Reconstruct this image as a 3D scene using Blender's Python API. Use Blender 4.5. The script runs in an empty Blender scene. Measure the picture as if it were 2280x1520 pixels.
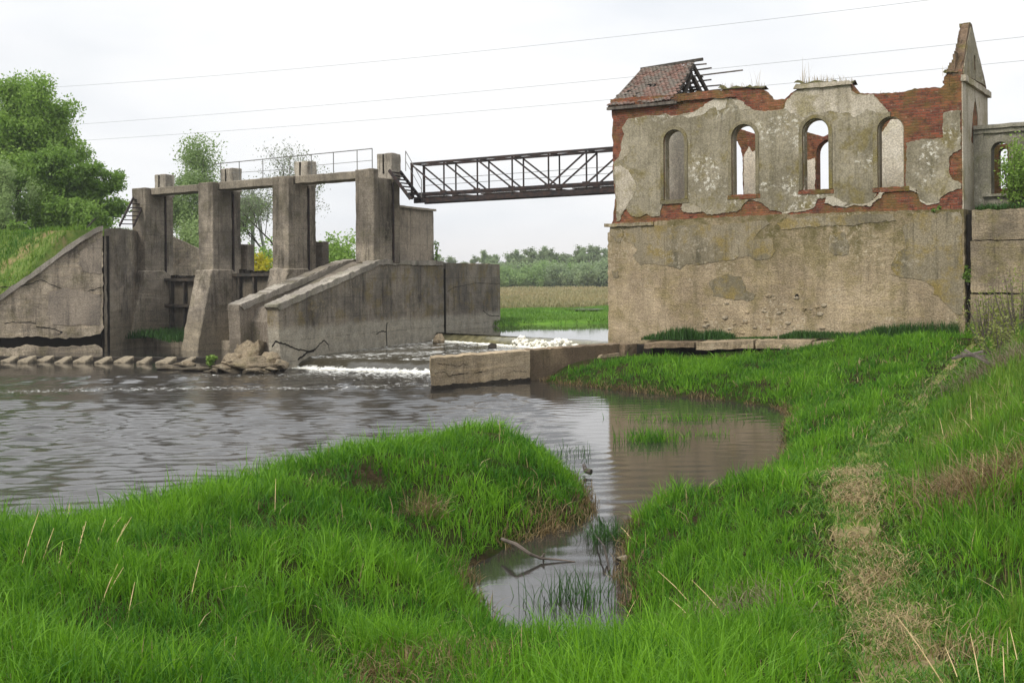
import bpy, bmesh, math, random
import numpy as np
from mathutils import Vector, Matrix
from mathutils.geometry import tessellate_polygon

SC = bpy.context.scene
COL = SC.collection
rng = np.random.default_rng(7)
random.seed(7)
PI = math.pi

# ------------------------------------------------------------------ camera frame used for measuring the place
F, CX, HY, EYE, ROLL = 2450.0, 1140.0, 620.0, 3.2, math.radians(0.45)

def ray(px, py):
    dx, dy = px - CX, HY - py
    c, s = math.cos(ROLL), math.sin(ROLL)
    return ((dx * c + dy * s) / F, (-dx * s + dy * c) / F)

def at_d(px, py, d):
    a, b = ray(px, py)
    return Vector((a * d, d, EYE + b * d))

def at_z(px, py, z):
    a, b = ray(px, py)
    d = (z - EYE) / b
    return Vector((a * d, d, z))

class Frame:
    """upright local frame: x along ux in plan, y into depth, z up"""
    def __init__(s, ox, oy, ux, uy):
        l = math.hypot(ux, uy)
        s.o = (ox, oy); s.u = (ux / l, uy / l); s.n = (-s.u[1], s.u[0])
        s.rot = math.atan2(uy, ux)
    def w(s, x, y, z=0.0):
        return Vector((s.o[0] + s.u[0] * x + s.n[0] * y, s.o[1] + s.u[1] * x + s.n[1] * y, z))
    def loc(s, X, Y):
        dx, dy = X - s.o[0], Y - s.o[1]
        return dx * s.u[0] + dy * s.u[1], dx * s.n[0] + dy * s.n[1]
    def front(s, px, py, y=0.0):
        """local (x, z) where the sight line through a photo pixel meets the vertical plane y"""
        a, b = ray(px, py)
        oy = s.o[0] * s.n[0] + s.o[1] * s.n[1] + y
        d = oy / (a * s.n[0] + s.n[1])
        x, _ = s.loc(a * d, d)
        return (x, EYE + b * d)
    def side(s, px, py, x=0.0):
        a, b = ray(px, py)
        ox = s.o[0] * s.u[0] + s.o[1] * s.u[1] + x
        d = ox / (a * s.u[0] + s.u[1])
        _, y = s.loc(a * d, d)
        return (y, EYE + b * d)

# ------------------------------------------------------------------ object helpers
def tag(o, label=None, cat=None, group=None, kind=None):
    if label: o['label'] = label
    if cat: o['category'] = cat
    if group: o['group'] = group
    if kind: o['kind'] = kind
    return o

def empty(name, fr=None, loc=(0, 0, 0), rz=0.0):
    o = bpy.data.objects.new(name, None)
    COL.objects.link(o)
    o.empty_display_size = 0.3
    if fr is not None:
        o.location = (fr.o[0], fr.o[1], 0); o.rotation_euler = (0, 0, fr.rot)
    else:
        o.location = loc; o.rotation_euler = (0, 0, rz)
    return o

def link(name, me, m, parent=None, smooth=False):
    if m is not None:
        for q in (m if isinstance(m, (list, tuple)) else [m]):
            me.materials.append(q)
    o = bpy.data.objects.new(name, me)
    COL.objects.link(o)
    if parent is not None: o.parent = parent
    if smooth:
        me.polygons.foreach_set('use_smooth', np.ones(len(me.polygons), dtype=bool))
    return o

def copy_tree(o, parent=None):
    c = o.copy(); COL.objects.link(c)
    if parent is not None: c.parent = parent
    for ch in list(o.children): copy_tree(ch, c)
    return c

def np_mesh(name, V, quads=None, tris=None):
    """fast mesh from numpy arrays"""
    me = bpy.data.meshes.new(name)
    V = np.asarray(V, dtype=np.float32)
    nq = 0 if quads is None else len(quads); nt = 0 if tris is None else len(tris)
    me.vertices.add(len(V)); me.vertices.foreach_set('co', V.ravel())
    idx = []
    if nq: idx.append(np.asarray(quads, dtype=np.int32).ravel())
    if nt: idx.append(np.asarray(tris, dtype=np.int32).ravel())
    idx = np.concatenate(idx)
    me.loops.add(len(idx)); me.loops.foreach_set('vertex_index', idx)
    starts = np.concatenate([np.arange(nq, dtype=np.int32) * 4, nq * 4 + np.arange(nt, dtype=np.int32) * 3])
    me.polygons.add(nq + nt); me.polygons.foreach_set('loop_start', starts)
    me.update(calc_edges=True)
    return me

def set_attr(me, name, vals):
    a = me.attributes.new(name, 'FLOAT', 'POINT')
    a.data.foreach_set('value', np.asarray(vals, dtype=np.float32))

class MB:
    """collects boxes, bars, tubes, prisms, lumps and becomes ONE mesh object"""
    def __init__(s): s.bm = bmesh.new()
    def verts(s, vs, faces):
        b = [s.bm.verts.new(v) for v in vs]
        for f in faces:
            try: s.bm.faces.new([b[i] for i in f])
            except ValueError: pass
        return s
    def box(s, x0, x1, y0, y1, z0, z1):
        v = [(x, y, z) for z in (z0, z1) for y in (y0, y1) for x in (x0, x1)]
        return s.verts(v, [(0, 2, 3, 1), (4, 5, 7, 6), (0, 1, 5, 4), (2, 6, 7, 3), (0, 4, 6, 2), (1, 3, 7, 5)])
    def bar(s, a, b, w, h, up=(0, 0, 1)):
        a, b = Vector(a), Vector(b)
        d = (b - a).normalized(); U = Vector(up)
        if abs(d.dot(U)) > .95: U = Vector((0, 1, 0))
        r = d.cross(U).normalized(); q = r.cross(d).normalized()
        v = []
        for p in (a, b):
            for i, j in ((-1, -1), (1, -1), (1, 1), (-1, 1)):
                v.append(p + r * (i * w / 2) + q * (j * h / 2))
        return s.verts(v, [(0, 3, 2, 1), (4, 5, 6, 7), (0, 1, 5, 4), (1, 2, 6, 5), (2, 3, 7, 6), (3, 0, 4, 7)])
    def tube(s, pts, radii, n=8, cap=True):
        pts = [Vector(p) for p in pts]
        if not hasattr(radii, '__len__'): radii = [radii] * len(pts)
        rings = []
        for i, p in enumerate(pts):
            d = (pts[min(i + 1, len(pts) - 1)] - pts[max(i - 1, 0)]).normalized()
            U = Vector((0, 0, 1)) if abs(d.z) < .9 else Vector((1, 0, 0))
            r = d.cross(U).normalized(); q = r.cross(d)
            rings.append([s.bm.verts.new(p + (r * math.cos(2 * PI * k / n) + q * math.sin(2 * PI * k / n)) * radii[i]) for k in range(n)])
        for A, B in zip(rings, rings[1:]):
            for k in range(n):
                s.bm.faces.new((A[k], A[(k + 1) % n], B[(k + 1) % n], B[k]))
        if cap:
            s.bm.faces.new(rings[0][::-1]); s.bm.faces.new(rings[-1])
        return s
    def prism_yz(s, poly, x0, x1):
        """polygon in (y,z), extruded along x"""
        n = len(poly)
        v = [(x0, y, z) for y, z in poly] + [(x1, y, z) for y, z in poly]
        f = [tuple(range(n))[::-1], tuple(range(n, 2 * n))] + [(i, (i + 1) % n, n + (i + 1) % n, n + i) for i in range(n)]
        return s.verts(v, f)
    def plan(s, poly, z0, z1):
        """polygon in plan (x,y), from z0 to z1"""
        n = len(poly)
        z0s = z0 if hasattr(z0, '__len__') else [z0] * n
        z1s = z1 if hasattr(z1, '__len__') else [z1] * n
        v = [(p[0], p[1], a) for p, a in zip(poly, z0s)] + [(p[0], p[1], b) for p, b in zip(poly, z1s)]
        f = [tuple(range(n))[::-1], tuple(range(n, 2 * n))] + [(i, (i + 1) % n, n + (i + 1) % n, n + i) for i in range(n)]
        return s.verts(v, f)
    def done(s, name, m, parent=None, bevel=0.0, smooth=False, rough=0.0, cuts=0.0, seed=0):
        bmesh.ops.recalc_face_normals(s.bm, faces=s.bm.faces)
        if bevel:
            bmesh.ops.bevel(s.bm, geom=[e for e in s.bm.edges if len(e.link_faces) == 2 and e.calc_face_angle(0) > .5], offset=bevel, segments=1, affect='EDGES', clamp_overlap=True)
        if cuts:
            for _ in range(7):
                es = [e for e in s.bm.edges if e.calc_length() > cuts]
                if not es: break
                bmesh.ops.subdivide_edges(s.bm, edges=es, cuts=1, use_grid_fill=True)
            bmesh.ops.triangulate(s.bm, faces=[f for f in s.bm.faces if len(f.verts) > 4])
        if rough:
            for v in s.bm.verts:
                v.co += Vector(vnoise3(v.co * 2.2, seed)) * rough + Vector(vnoise3(v.co * 7.0, seed + 5)) * rough * .45
        me = bpy.data.meshes.new(name)
        s.bm.to_mesh(me); s.bm.free()
        return link(name, me, m, parent, smooth)

from mathutils import noise as mnoise
def vnoise3(p, seed=0):
    return mnoise.noise_vector(p + Vector((seed * 13.7, seed * 7.1, seed * 3.3)))
def fbm1(t, seed=0, octs=4):
    a, f, o = 1.0, 1.0, 0.0
    for i in range(octs):
        o += a * mnoise.noise(Vector((t * f, seed * 9.37, i * 4.1))); a *= .55; f *= 2.1
    return o

def rough_line(pts, step, amp, seed=0, closed=True):
    """resample a polyline and shake it: broken edges"""
    out = []; n = len(pts); t = 0.0
    for i in range(n if closed else n - 1):
        a, b = pts[i], pts[(i + 1) % n]
        dx, dz = b[0] - a[0], b[1] - a[1]
        L = math.hypot(dx, dz); k = max(1, int(L / step))
        nx, nz = (dz / L, -dx / L) if L > 1e-6 else (0, 0)
        for j in range(k):
            q = j / k; w = amp * (fbm1((t + q * L) * 2.6, seed) + .75 * fbm1((t + q * L) * 9.0, seed + 40, 3)) * 1.0
            out.append((a[0] + dx * q + nx * w, a[1] + dz * q + nz * w))
        t += L
    if not closed: out.append(tuple(pts[-1]))
    return out

def slab_mesh(name, outer, holes, y0, y1, plane='xz'):
    """polygon with holes in a wall plane given real thickness from y0 to y1"""
    loops = [outer] + list(holes)
    flat = [p for l in loops for p in l]
    tris = tessellate_polygon([[Vector((p[0], p[1], 0)) for p in l] for l in loops])
    N = len(flat)
    if plane == 'xz': P = lambda p, y: (p[0], y, p[1])
    else: P = lambda p, y: (y, p[0], p[1])          # 'yz': polygon in (y,z), thickness along x
    V = [P(p, y0) for p in flat] + [P(p, y1) for p in flat]
    Fc = [tuple(t) for t in tris] + [tuple(i + N for i in t)[::-1] for t in tris]
    k = 0
    for l in loops:
        n = len(l)
        for i in range(n):
            a, b = k + i, k + (i + 1) % n
            Fc.append((a, b, b + N, a + N))
        k += n
    me = bpy.data.meshes.new(name)
    me.from_pydata(V, [], Fc)
    bm = bmesh.new(); bm.from_mesh(me)
    bmesh.ops.remove_doubles(bm, verts=bm.verts, dist=1e-5)
    bmesh.ops.recalc_face_normals(bm, faces=bm.faces)
    bm.to_mesh(me); bm.free()
    return me

def arch(x0, x1, z0, z1, n=14):
    """round-headed opening outline; z1 is the crown"""
    r = (x1 - x0) / 2; cx = (x0 + x1) / 2; zs = z1 - r
    return [(x0, z0), (x1, z0)] + [(cx + r * math.cos(PI * k / n), zs + r * math.sin(PI * k / n)) for k in range(n + 1)]

# ------------------------------------------------------------------ material helpers
class Mat:
    def __init__(s, name, rough=.9, spec=.2):
        s.m = bpy.data.materials.new(name); s.m.use_nodes = True
        s.t = s.m.node_tree; s.N = s.t.nodes; s.L = s.t.links
        s.b = s.N['Principled BSDF']; s.out = s.N['Material Output']
        s.b.inputs['Roughness'].default_value = rough
        s.b.inputs['Specular IOR Level'].default_value = spec
        s._c = None
    def new(s, t, **k):
        n = s.N.new(t)
        for a, v in k.items(): setattr(n, a, v)
        return n
    def coord(s):
        if s._c is None: s._c = s.new('ShaderNodeTexCoord').outputs['Object']
        return s._c
    def map(s, scale=(1, 1, 1), src=None, loc=(0, 0, 0)):
        n = s.new('ShaderNodeMapping'); n.inputs['Scale'].default_value = scale; n.inputs['Location'].default_value = loc
        s.L.new(src or s.coord(), n.inputs['Vector']); return n.outputs[0]
    def noise(s, scale, detail=4, rough=.6, src=None, dist=0.0):
        n = s.new('ShaderNodeTexNoise'); n.inputs['Scale'].default_value = scale; n.inputs['Detail'].default_value = detail
        n.inputs['Roughness'].default_value = rough; n.inputs['Distortion'].default_value = dist
        s.L.new(src or s.coord(), n.inputs['Vector']); return n.outputs['Fac']
    def voro(s, scale, src=None, feature='F1'):
        n = s.new('ShaderNodeTexVoronoi', feature=feature); n.inputs['Scale'].default_value = scale
        s.L.new(src or s.coord(), n.inputs['Vector']); return n.outputs['Distance']
    def ramp(s, fac, a, b, va=0.0, vb=1.0):
        n = s.new('ShaderNodeMapRange', interpolation_type='SMOOTHSTEP')
        n.inputs[1].default_value = a; n.inputs[2].default_value = b; n.inputs[3].default_value = va; n.inputs[4].default_value = vb
        s.L.new(fac, n.inputs[0]); return n.outputs[0]
    def val(s, x, sock):
        if isinstance(x, (int, float)): sock.default_value = x
        elif isinstance(x, (tuple, list)): sock.default_value = tuple(x) + ((1,) if len(x) == 3 else ())
        else: s.L.new(x, sock)
    def mix(s, fac, a, b, mode='MIX'):
        n = s.new('ShaderNodeMix', data_type='RGBA', blend_type=mode)
        s.val(fac, n.inputs[0]); s.val(a, n.inputs[6]); s.val(b, n.inputs[7]); return n.outputs[2]
    def math(s, op, a, b=0.0):
        n = s.new('ShaderNodeMath', operation=op); s.val(a, n.inputs[0]); s.val(b, n.inputs[1]); return n.outputs[0]
    def attr(s, name):
        n = s.new('ShaderNodeAttribute', attribute_name=name); return n.outputs['Fac']
    def sep(s, src=None):
        n = s.new('ShaderNodeSeparateXYZ'); s.L.new(src or s.coord(), n.inputs[0]); return n.outputs
    def posz(s):
        n = s.new('ShaderNodeNewGeometry'); return s.sep(n.outputs['Position'])
    def color(s, c): s.val(c, s.b.inputs['Base Color']); return s
    def bump(s, h, strength=.5, dist=.02):
        n = s.new('ShaderNodeBump'); n.inputs['Strength'].default_value = strength; n.inputs['Distance'].default_value = dist
        s.L.new(h, n.inputs['Height']); s.L.new(n.outputs[0], s.b.inputs['Normal']); return s
    def translucent(s, fac, col):
        tr = s.new('ShaderNodeBsdfTranslucent'); s.val(col, tr.inputs['Color'])
        mx = s.new('ShaderNodeMixShader'); mx.inputs[0].default_value = fac
        s.L.new(s.b.outputs[0], mx.inputs[1]); s.L.new(tr.outputs[0], mx.inputs[2]); s.L.new(mx.outputs[0], s.out.inputs['Surface'])
        return s

def concrete(name, light, dark, stain=(.055, .05, .042), stain_amt=.75, moss=None, moss_amt=.5, board=.0, pits=1.0, band=None, warm=None, seed=0, streak=.5, wash=None, speckle=None, strata=0.0):
    """weathered concrete: blotches, run-off streaks, lichen, board marks, pits; band = (z, colour, softness) old water line"""
    k = Mat(name, .93, .15)
    c0 = k.map((1, 1, 1), loc=(seed * 3.1, seed * 1.7, seed * 2.3))
    big = k.noise(.55, 5, .62, c0, .4); mid = k.noise(2.6, 6, .7, c0); fine = k.noise(22, 4, .7, c0)
    col = k.mix(k.ramp(big, .36, .66), dark, light)
    if warm: col = k.mix(k.ramp(k.noise(.9, 5, .65, k.map(loc=(seed + 7, 3, 1))), .5, .68, 0, .8), col, warm)
    st = k.noise(1.0, 6, .7, k.map((2.3, 2.3, .28), c0), .6)
    sm = k.math('MULTIPLY', k.ramp(st, .47, .72, 0, stain_amt), k.ramp(mid, .3, .6, .35, 1))
    if band is None: col = k.mix(sm, col, stain)
    st2 = k.noise(1.0, 5, .65, k.map((7, 7, .35), c0), .2)
    col = k.mix(k.ramp(st2, .52, .75, 0, streak), col, tuple(x * .55 for x in dark))
    if moss: col = k.mix(k.math('MULTIPLY', k.ramp(k.noise(1.3, 6, .7, k.map(loc=(seed, 9, 5))), .48, .66), moss_amt), col, moss)
    if band:
        z = k.posz()[2]
        zz = k.math('ADD', z, k.math('MULTIPLY', k.math('SUBTRACT', k.noise(.8, 6, .75, k.map((1, 1, .45))), .5), .6))
        col = k.mix(sm, col, stain)
        bandcol = k.mix(k.ramp(mid, .3, .7), band[1], tuple(x * .72 for x in band[1]))
        col = k.mix(k.ramp(zz, band[0] - band[2], band[0] + band[2], .85, 0), col, bandcol)
        col = k.mix(k.math('MULTIPLY', sm, .35), col, stain)
    col = k.mix(k.ramp(fine, .3, .7, 0, 1), k.mix(1, col, (.66, .65, .64), 'MULTIPLY'), k.mix(1, col, (1.25, 1.24, 1.21), 'MULTIPLY'))
    if strata:
        s0 = k.noise(1.0, 6, .75, k.map((.7, .7, 5.5), c0), .8)
        col = k.mix(k.ramp(s0, .46, .62, 0, min(.8, strata * .6)), col, k.mix(1, col, (1.45, 1.4, 1.32), 'MULTIPLY'))
        col = k.mix(k.ramp(s0, .42, .3, 0, min(.8, strata * .6)), col, k.mix(1, col, (.6, .58, .55), 'MULTIPLY'))
    if wash:      # run-off and lichen from the top edge down, with a ragged lower limit: (z_top, z_fade, colour, amount)
        zz = k.math('ADD', k.posz()[2], k.math('MULTIPLY', k.math('SUBTRACT', k.noise(.9, 6, .7, k.map((1.4, 1.4, .5), loc=(seed, 1, 4))), .5), 4.2))
        wn = k.ramp(k.noise(2.2, 6, .75, k.map(loc=(seed + 3, 8, 2))), .38, .62, .25, 1)
        col = k.mix(k.math('MULTIPLY', k.ramp(zz, wash[1], wash[0], 0, wash[3]), wn), col, wash[2])
    if speckle:   # pale efflorescence and chips in groups: (colour, amount)
        sg = k.ramp(k.noise(.75, 4, .6, k.map(loc=(seed + 11, 5, 7))), .5, .63)
        sf = k.ramp(k.noise(7.5, 6, .8, k.map(loc=(1, seed, 3))), .52, .60)
        col = k.mix(k.math('MULTIPLY', k.math('MULTIPLY', sg, sf), speckle[1]), col, speckle[0])
    if board:     # pour joints between lifts and a few rust runs
        zj = k.math('ADD', k.math('MULTIPLY', k.posz()[2], 1.35), k.math('MULTIPLY', k.noise(1.6, 4, .7, k.map((1, 1, .2))), .22))
        fj = k.math('ABSOLUTE', k.math('SUBTRACT', k.math('FRACT', zj), .5))
        col = k.mix(k.math('MULTIPLY', k.ramp(fj, .0, .035, .55, 0), k.ramp(mid, .35, .6)), col, tuple(x * .5 for x in dark))
        rr = k.ramp(k.noise(1.0, 5, .7, k.map((5, 5, .22), loc=(seed + 21, 2, 6))), .66, .74, 0, .6)
        col = k.mix(rr, col, (.17, .10, .055))
    spots = k.ramp(k.voro(9, k.map(loc=(seed, 2, 2))), .05, .13, .55, 0)
    col = k.mix(k.math('MULTIPLY', spots, k.ramp(mid, .5, .65)), col, tuple(x * .45 for x in dark))
    k.color(col)
    h = k.math('ADD', k.math('MULTIPLY', mid, .7), k.math('MULTIPLY', fine, .35 * pits))
    h = k.math('ADD', h, k.math('MULTIPLY', k.ramp(k.voro(14, c0), .0, .25), .25 * pits))
    if strata:
        sn = k.noise(1.0, 6, .75, k.map((.7, .7, 5.5), c0), .8)
        h = k.math('ADD', h, k.math('MULTIPLY', sn, strata))
    if board:
        w = k.new('ShaderNodeTexWave', bands_direction='Z', wave_profile='SAW'); w.inputs['Scale'].default_value = 1.05
        w.inputs['Distortion'].default_value = .25; k.L.new(k.coord(), w.inputs['Vector'])
        h = k.math('ADD', h, k.math('MULTIPLY', w.outputs['Fac'], board))
    k.bump(h, .85, .05)
    return k.m
# ------------------------------------------------------------------ materials
MOSS = (.085, .088, .022)
M_PIER = concrete('pier_concrete', (0.3911, 0.3352, 0.2648), (0.1811, 0.1564, 0.1275), stain=(.042, .036, .028), stain_amt=.9, moss=(.12, .11, .055), moss_amt=.4, board=.9, band=(1.4, (.33, .28, .205), .6), seed=1, strata=.3, wash=(9.0, 4.6, (.085, .07, .05), .75), speckle=((.36, .31, .23), .4))
M_DIVIDE = concrete('divide_wall_concrete', (0.2753, 0.2384, 0.1903), (0.1275, 0.1117, 0.0926), stain=(.034, .03, .025), moss=(.19, .145, .06), moss_amt=.65, board=.2, band=(1.5, (.42, .385, .315), .16), seed=2, speckle=((.31, .26, .175), .8), strata=.35)
M_WING = concrete('wing_concrete', (0.5209, 0.4387, 0.3347), (0.2288, 0.1919, 0.1485), stain=(.05, .043, .033), stain_amt=.85, moss=(.14, .125, .055), moss_amt=.45, pits=1.8, seed=3, strata=1.1, speckle=((.42, .355, .255), .8))
M_DECK = concrete('deck_concrete', (0.3312, 0.2853, 0.2216), (0.1932, 0.1671, 0.1299), stain=(.06, .053, .042), seed=4)
M_SPUR = concrete('spur_concrete', (.47, .375, .26), (.29, .23, .155), stain=(.11, .083, .055), stain_amt=.7, moss=(.16, .125, .06), moss_amt=.4, pits=1.6, seed=5, strata=.9, speckle=((.54, .45, .33), .6))
M_PLINTH = concrete('plinth_roughcast', (.47, .375, .255), (.30, .235, .155), stain=(.15, .125, .075), stain_amt=.65, moss=(.20, .165, .065), moss_amt=.5, pits=2.8, warm=(.40, .32, .2), seed=6, streak=.35, wash=(5.2, 2.6, (.125, .105, .04), 1.0), strata=.5, speckle=((.55, .465, .34), .6))
M_PLINTHPATCH = concrete('plinth_render_patch', (.28, .235, .16), (.175, .15, .1), stain=(.08, .072, .045), stain_amt=.85, moss=(.25, .185, .055), moss_amt=.75, pits=.9, seed=7, streak=.8, speckle=((.42, .37, .28), .6))
M_PLASTER = concrete('wall_plaster', (0.3531, 0.3119, 0.2297), (0.2177, 0.1907, 0.133), stain=(.12, .105, .06), stain_amt=.75, moss=(.185, .15, .055), moss_amt=.8, pits=.4, warm=(.33, .29, .21), seed=8, streak=.8, speckle=((.66, .62, .53), .95))
M_PALE = concrete('pale_undercoat', (0.56, 0.4972, 0.406), (0.3696, 0.322, 0.2436), stain=(.19, .165, .105), stain_amt=.75, moss=(.24, .205, .095), moss_amt=.7, pits=.7, seed=9, streak=.5, speckle=((.6, .56, .48), .7))
M_WHITE = concrete('lime_mortar', (.55, .5, .41), (.36, .315, .235), stain=(.22, .185, .13), stain_amt=.6, pits=1.0, seed=10, streak=.3, moss=(.3, .25, .15), moss_amt=.6)
M_ROCK = concrete('rubble_rock', (0.3034, 0.2448, 0.1677), (0.1394, 0.112, 0.0774), stain=(.055, .046, .034), stain_amt=.85, moss=(.12, .11, .05), moss_amt=.4, pits=2.2, seed=11, strata=.7, band=(.2, (.05, .042, .03), .12), speckle=((.46, .39, .28), .6))
M_STONE = concrete('baffle_stone', (0.391, 0.3311, 0.2376), (0.238, 0.1978, 0.1408), stain=(.1, .085, .06), pits=1.0, seed=12, band=(.05, (.05, .042, .032), .06))
M_CRACK = Mat('crack_shadow_soil', .95, .05).color((.022, .019, .015)).m  # near-black colour puts the shade into cracks, grooves and hollows

def brick_mat(name, seed=0, mossy=.35):
    k = Mat(name, .92, .12)
    x, y, z = k.sep()[0:3]
    cmb = k.new('ShaderNodeCombineXYZ')
    k.L.new(k.math('ADD', x, y), cmb.inputs[0]); k.L.new(z, cmb.inputs[1])
    nb = k.new('ShaderNodeTexNoise'); nb.inputs['Scale'].default_value = 1.4; nb.inputs['Detail'].default_value = 3
    k.L.new(k.coord(), nb.inputs['Vector'])
    ad = k.new('ShaderNodeVectorMath', operation='MULTIPLY_ADD')
    k.L.new(nb.outputs['Color'], ad.inputs[0]); ad.inputs[1].default_value = (.05, .05, 0); k.L.new(cmb.outputs[0], ad.inputs[2])
    b = k.new('ShaderNodeTexBrick'); k.L.new(ad.outputs[0], b.inputs['Vector'])
    b.inputs['Scale'].default_value = 1.0; b.inputs['Brick Width'].default_value = .26; b.inputs['Row Height'].default_value = .083
    b.inputs['Mortar Size'].default_value = .011; b.inputs['Mortar Smooth'].default_value = .5; b.inputs['Bias'].default_value = -.1
    b.inputs['Color1'].default_value = (.285, .085, .047, 1); b.inputs['Color2'].default_value = (.125, .044, .031, 1); b.inputs['Mortar'].default_value = (.2, .135, .095, 1)
    c0 = k.map(loc=(seed, seed * 2, 1))
    big = k.noise(.9, 5, .65, c0); mid = k.noise(5, 5, .7, c0)
    col = k.mix(k.ramp(big, .45, .65, 0, .5), b.outputs['Color'], (.35, .155, .07))
    col = k.mix(k.ramp(mid, .46, .68, 0, .9), col, (.07, .037, .026))
    col = k.mix(k.ramp(k.noise(7, 4, .7, k.map(loc=(4, seed, 2))), .58, .7, 0, .6), col, (.42, .30, .21))
    col = k.mix(k.math('MULTIPLY', k.ramp(k.noise(1.1, 6, .75, k.map(loc=(seed, 1, 8))), .44, .62), mossy), col, (.16, .12, .035))
    k.color(col)
    h = k.math('ADD', k.math('MULTIPLY', b.outputs['Fac'], -.8), k.math('MULTIPLY', k.noise(14, 4, .7), .7))
    k.bump(h, 1.0, .05)
    return k.m
M_BRICK = brick_mat('old_red_brick', 1, .65)
M_BRICKM = brick_mat('mossy_broken_brick', 5, 1.0)

def simple(name, a, b, scale=8, rough=.85, bump=.3, spec=.2, stretch=(1, 1, 1)):
    k = Mat(name, rough, spec); n = k.noise(scale, 6, .65, k.map(stretch))
    k.color(k.mix(k.ramp(n, .35, .65), a, b)); k.bump(n, bump, .02); return k.m
M_STEEL = simple('rusty_dark_steel', (.024, .023, .024), (.06, .038, .031), 5, .7)
M_GATE = simple('rusty_gate_steel', (.035, .033, .03), (.085, .068, .05), 3, .8)
M_RAIL = simple('grey_rail_steel', (.12, .12, .115), (.2, .19, .17), 9, .7)
M_WOOD = simple('weathered_wood', (.17, .145, .12), (.07, .058, .048), 6, .9, .5, stretch=(1, 1, .2))
M_DARKWOOD = simple('dark_roof_timber', (.10, .085, .07), (.04, .034, .028), 6, .9)
M_POLE = simple('pole_concrete', (.3, .3, .29), (.22, .22, .21), 6, .9)
M_CABLE = simple('cable_aluminium', (.2, .205, .21), (.26, .265, .27), 4, .7)
M_BARK = simple('bark', (.09, .075, .058), (.035, .03, .024), 7, .95, .8, stretch=(1, 1, .3))
M_BIRCHBARK = simple('pale_bark', (.35, .33, .3), (.1, .09, .08), 4, .9, .5)
M_TWIG = simple('grey_twigs', (.15, .12, .1), (.09, .075, .06), 6, .95)

def leaf_mat(name, a, b, tr=.35, rough=.5, spec=.3):
    k = Mat(name, rough, spec)
    t = k.attr('tint'); col = k.mix(t, a, b)
    k.color(col); k.translucent(tr, col); return k.m
M_LEAF = leaf_mat('leaf_spring_green', (.13, .24, .035), (.31, .46, .085), .45)
M_LEAFD = leaf_mat('leaf_mid_green', (.10, .20, .03), (.24, .37, .065), .45)
M_LEAFP = leaf_mat('leaf_pale_willow', (.2, .3, .09), (.36, .46, .19), .5)
M_LEAFY = leaf_mat('leaf_yellow_bush', (.36, .36, .03), (.6, .52, .03), .45)
M_LEAFB = leaf_mat('leaf_birch', (.17, .26, .085), (.30, .40, .15), .5)
M_LEAFG = leaf_mat('bud_grey_green', (.17, .2, .13), (.27, .30, .19), .4)
M_GRASS = leaf_mat('grass_blades', (.032, .128, .007), (.205, .42, .024), .42, .5, .22)
M_GRASSD = leaf_mat('dark_grass_blades', (.025, .075, .014), (.055, .135, .02), .3)
M_GRASSY = leaf_mat('rough_weed_blades', (.045, .15, .01), (.19, .29, .035), .35)
M_STRAW = leaf_mat('dry_straw', (.22, .155, .07), (.46, .36, .185), .25)
M_FARGRASS = leaf_mat('far_bank_grass_blades', (.055, .14, .018), (.19, .33, .05), .35)
M_PATHSTRAW = leaf_mat('trodden_straw', (.18, .13, .055), (.43, .33, .155), .2)
M_REED = leaf_mat('dry_reed_meadow', (.19, .2, .08), (.36, .30, .16), .25)

k = Mat('bank_soil', 1.0, .0)
n1 = k.noise(.8, 6, .7); n2 = k.noise(9, 5, .7)
soil = k.mix(k.ramp(n2, .35, .65), (.02, .016, .009), (.05, .038, .02))
soil = k.mix(k.ramp(n1, .4, .62), soil, (.02, .04, .006))
k.color(soil); k.bump(n2, .8, .05); M_SOIL = k.m

k = Mat('trodden_path', .95, .1)
n1 = k.noise(1.6, 5, .7); n2 = k.noise(24, 5, .75, k.map((1, .35, 1)))
c = k.mix(k.ramp(n2, .3, .7), (.15, .11, .055), (.30, .235, .12))
c = k.mix(k.ramp(n1, .42, .6), c, (.15, .19, .04))
k.color(c); k.bump(n2, .9, .03); M_PATH = k.m

k = Mat('embankment_turf', .95, .1)
n1 = k.noise(.35, 6, .7); n2 = k.noise(5, 5, .75)
c = k.mix(k.ramp(n2, .3, .7), (.07, .13, .02), (.15, .19, .045))
c = k.mix(k.ramp(n1, .54, .68), c, (.25, .185, .09)); k.color(c); k.bump(n2, .8, .08); M_TURF = k.m

k = Mat('plain_ground', .95, .1)
y = k.posz()[1]; n1 = k.noise(.06, 6, .7, k.map((.35, 1, 1))); n2 = k.noise(1.2, 5, .75, k.map((.4, 1, 1)))
yy = k.math('ADD', y, k.math('MULTIPLY', k.math('SUBTRACT', n1, .5), 30))
c = k.mix(k.ramp(n2, .3, .7), (.075, .19, .018), (.14, .25, .035))
c = k.mix(k.ramp(yy, 82, 92), c, k.mix(k.ramp(n2, .3, .7), (.30, .225, .125), (.40, .31, .175)))
k.color(c); k.bump(n2, .5, .1); M_PLAIN = k.m

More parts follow.
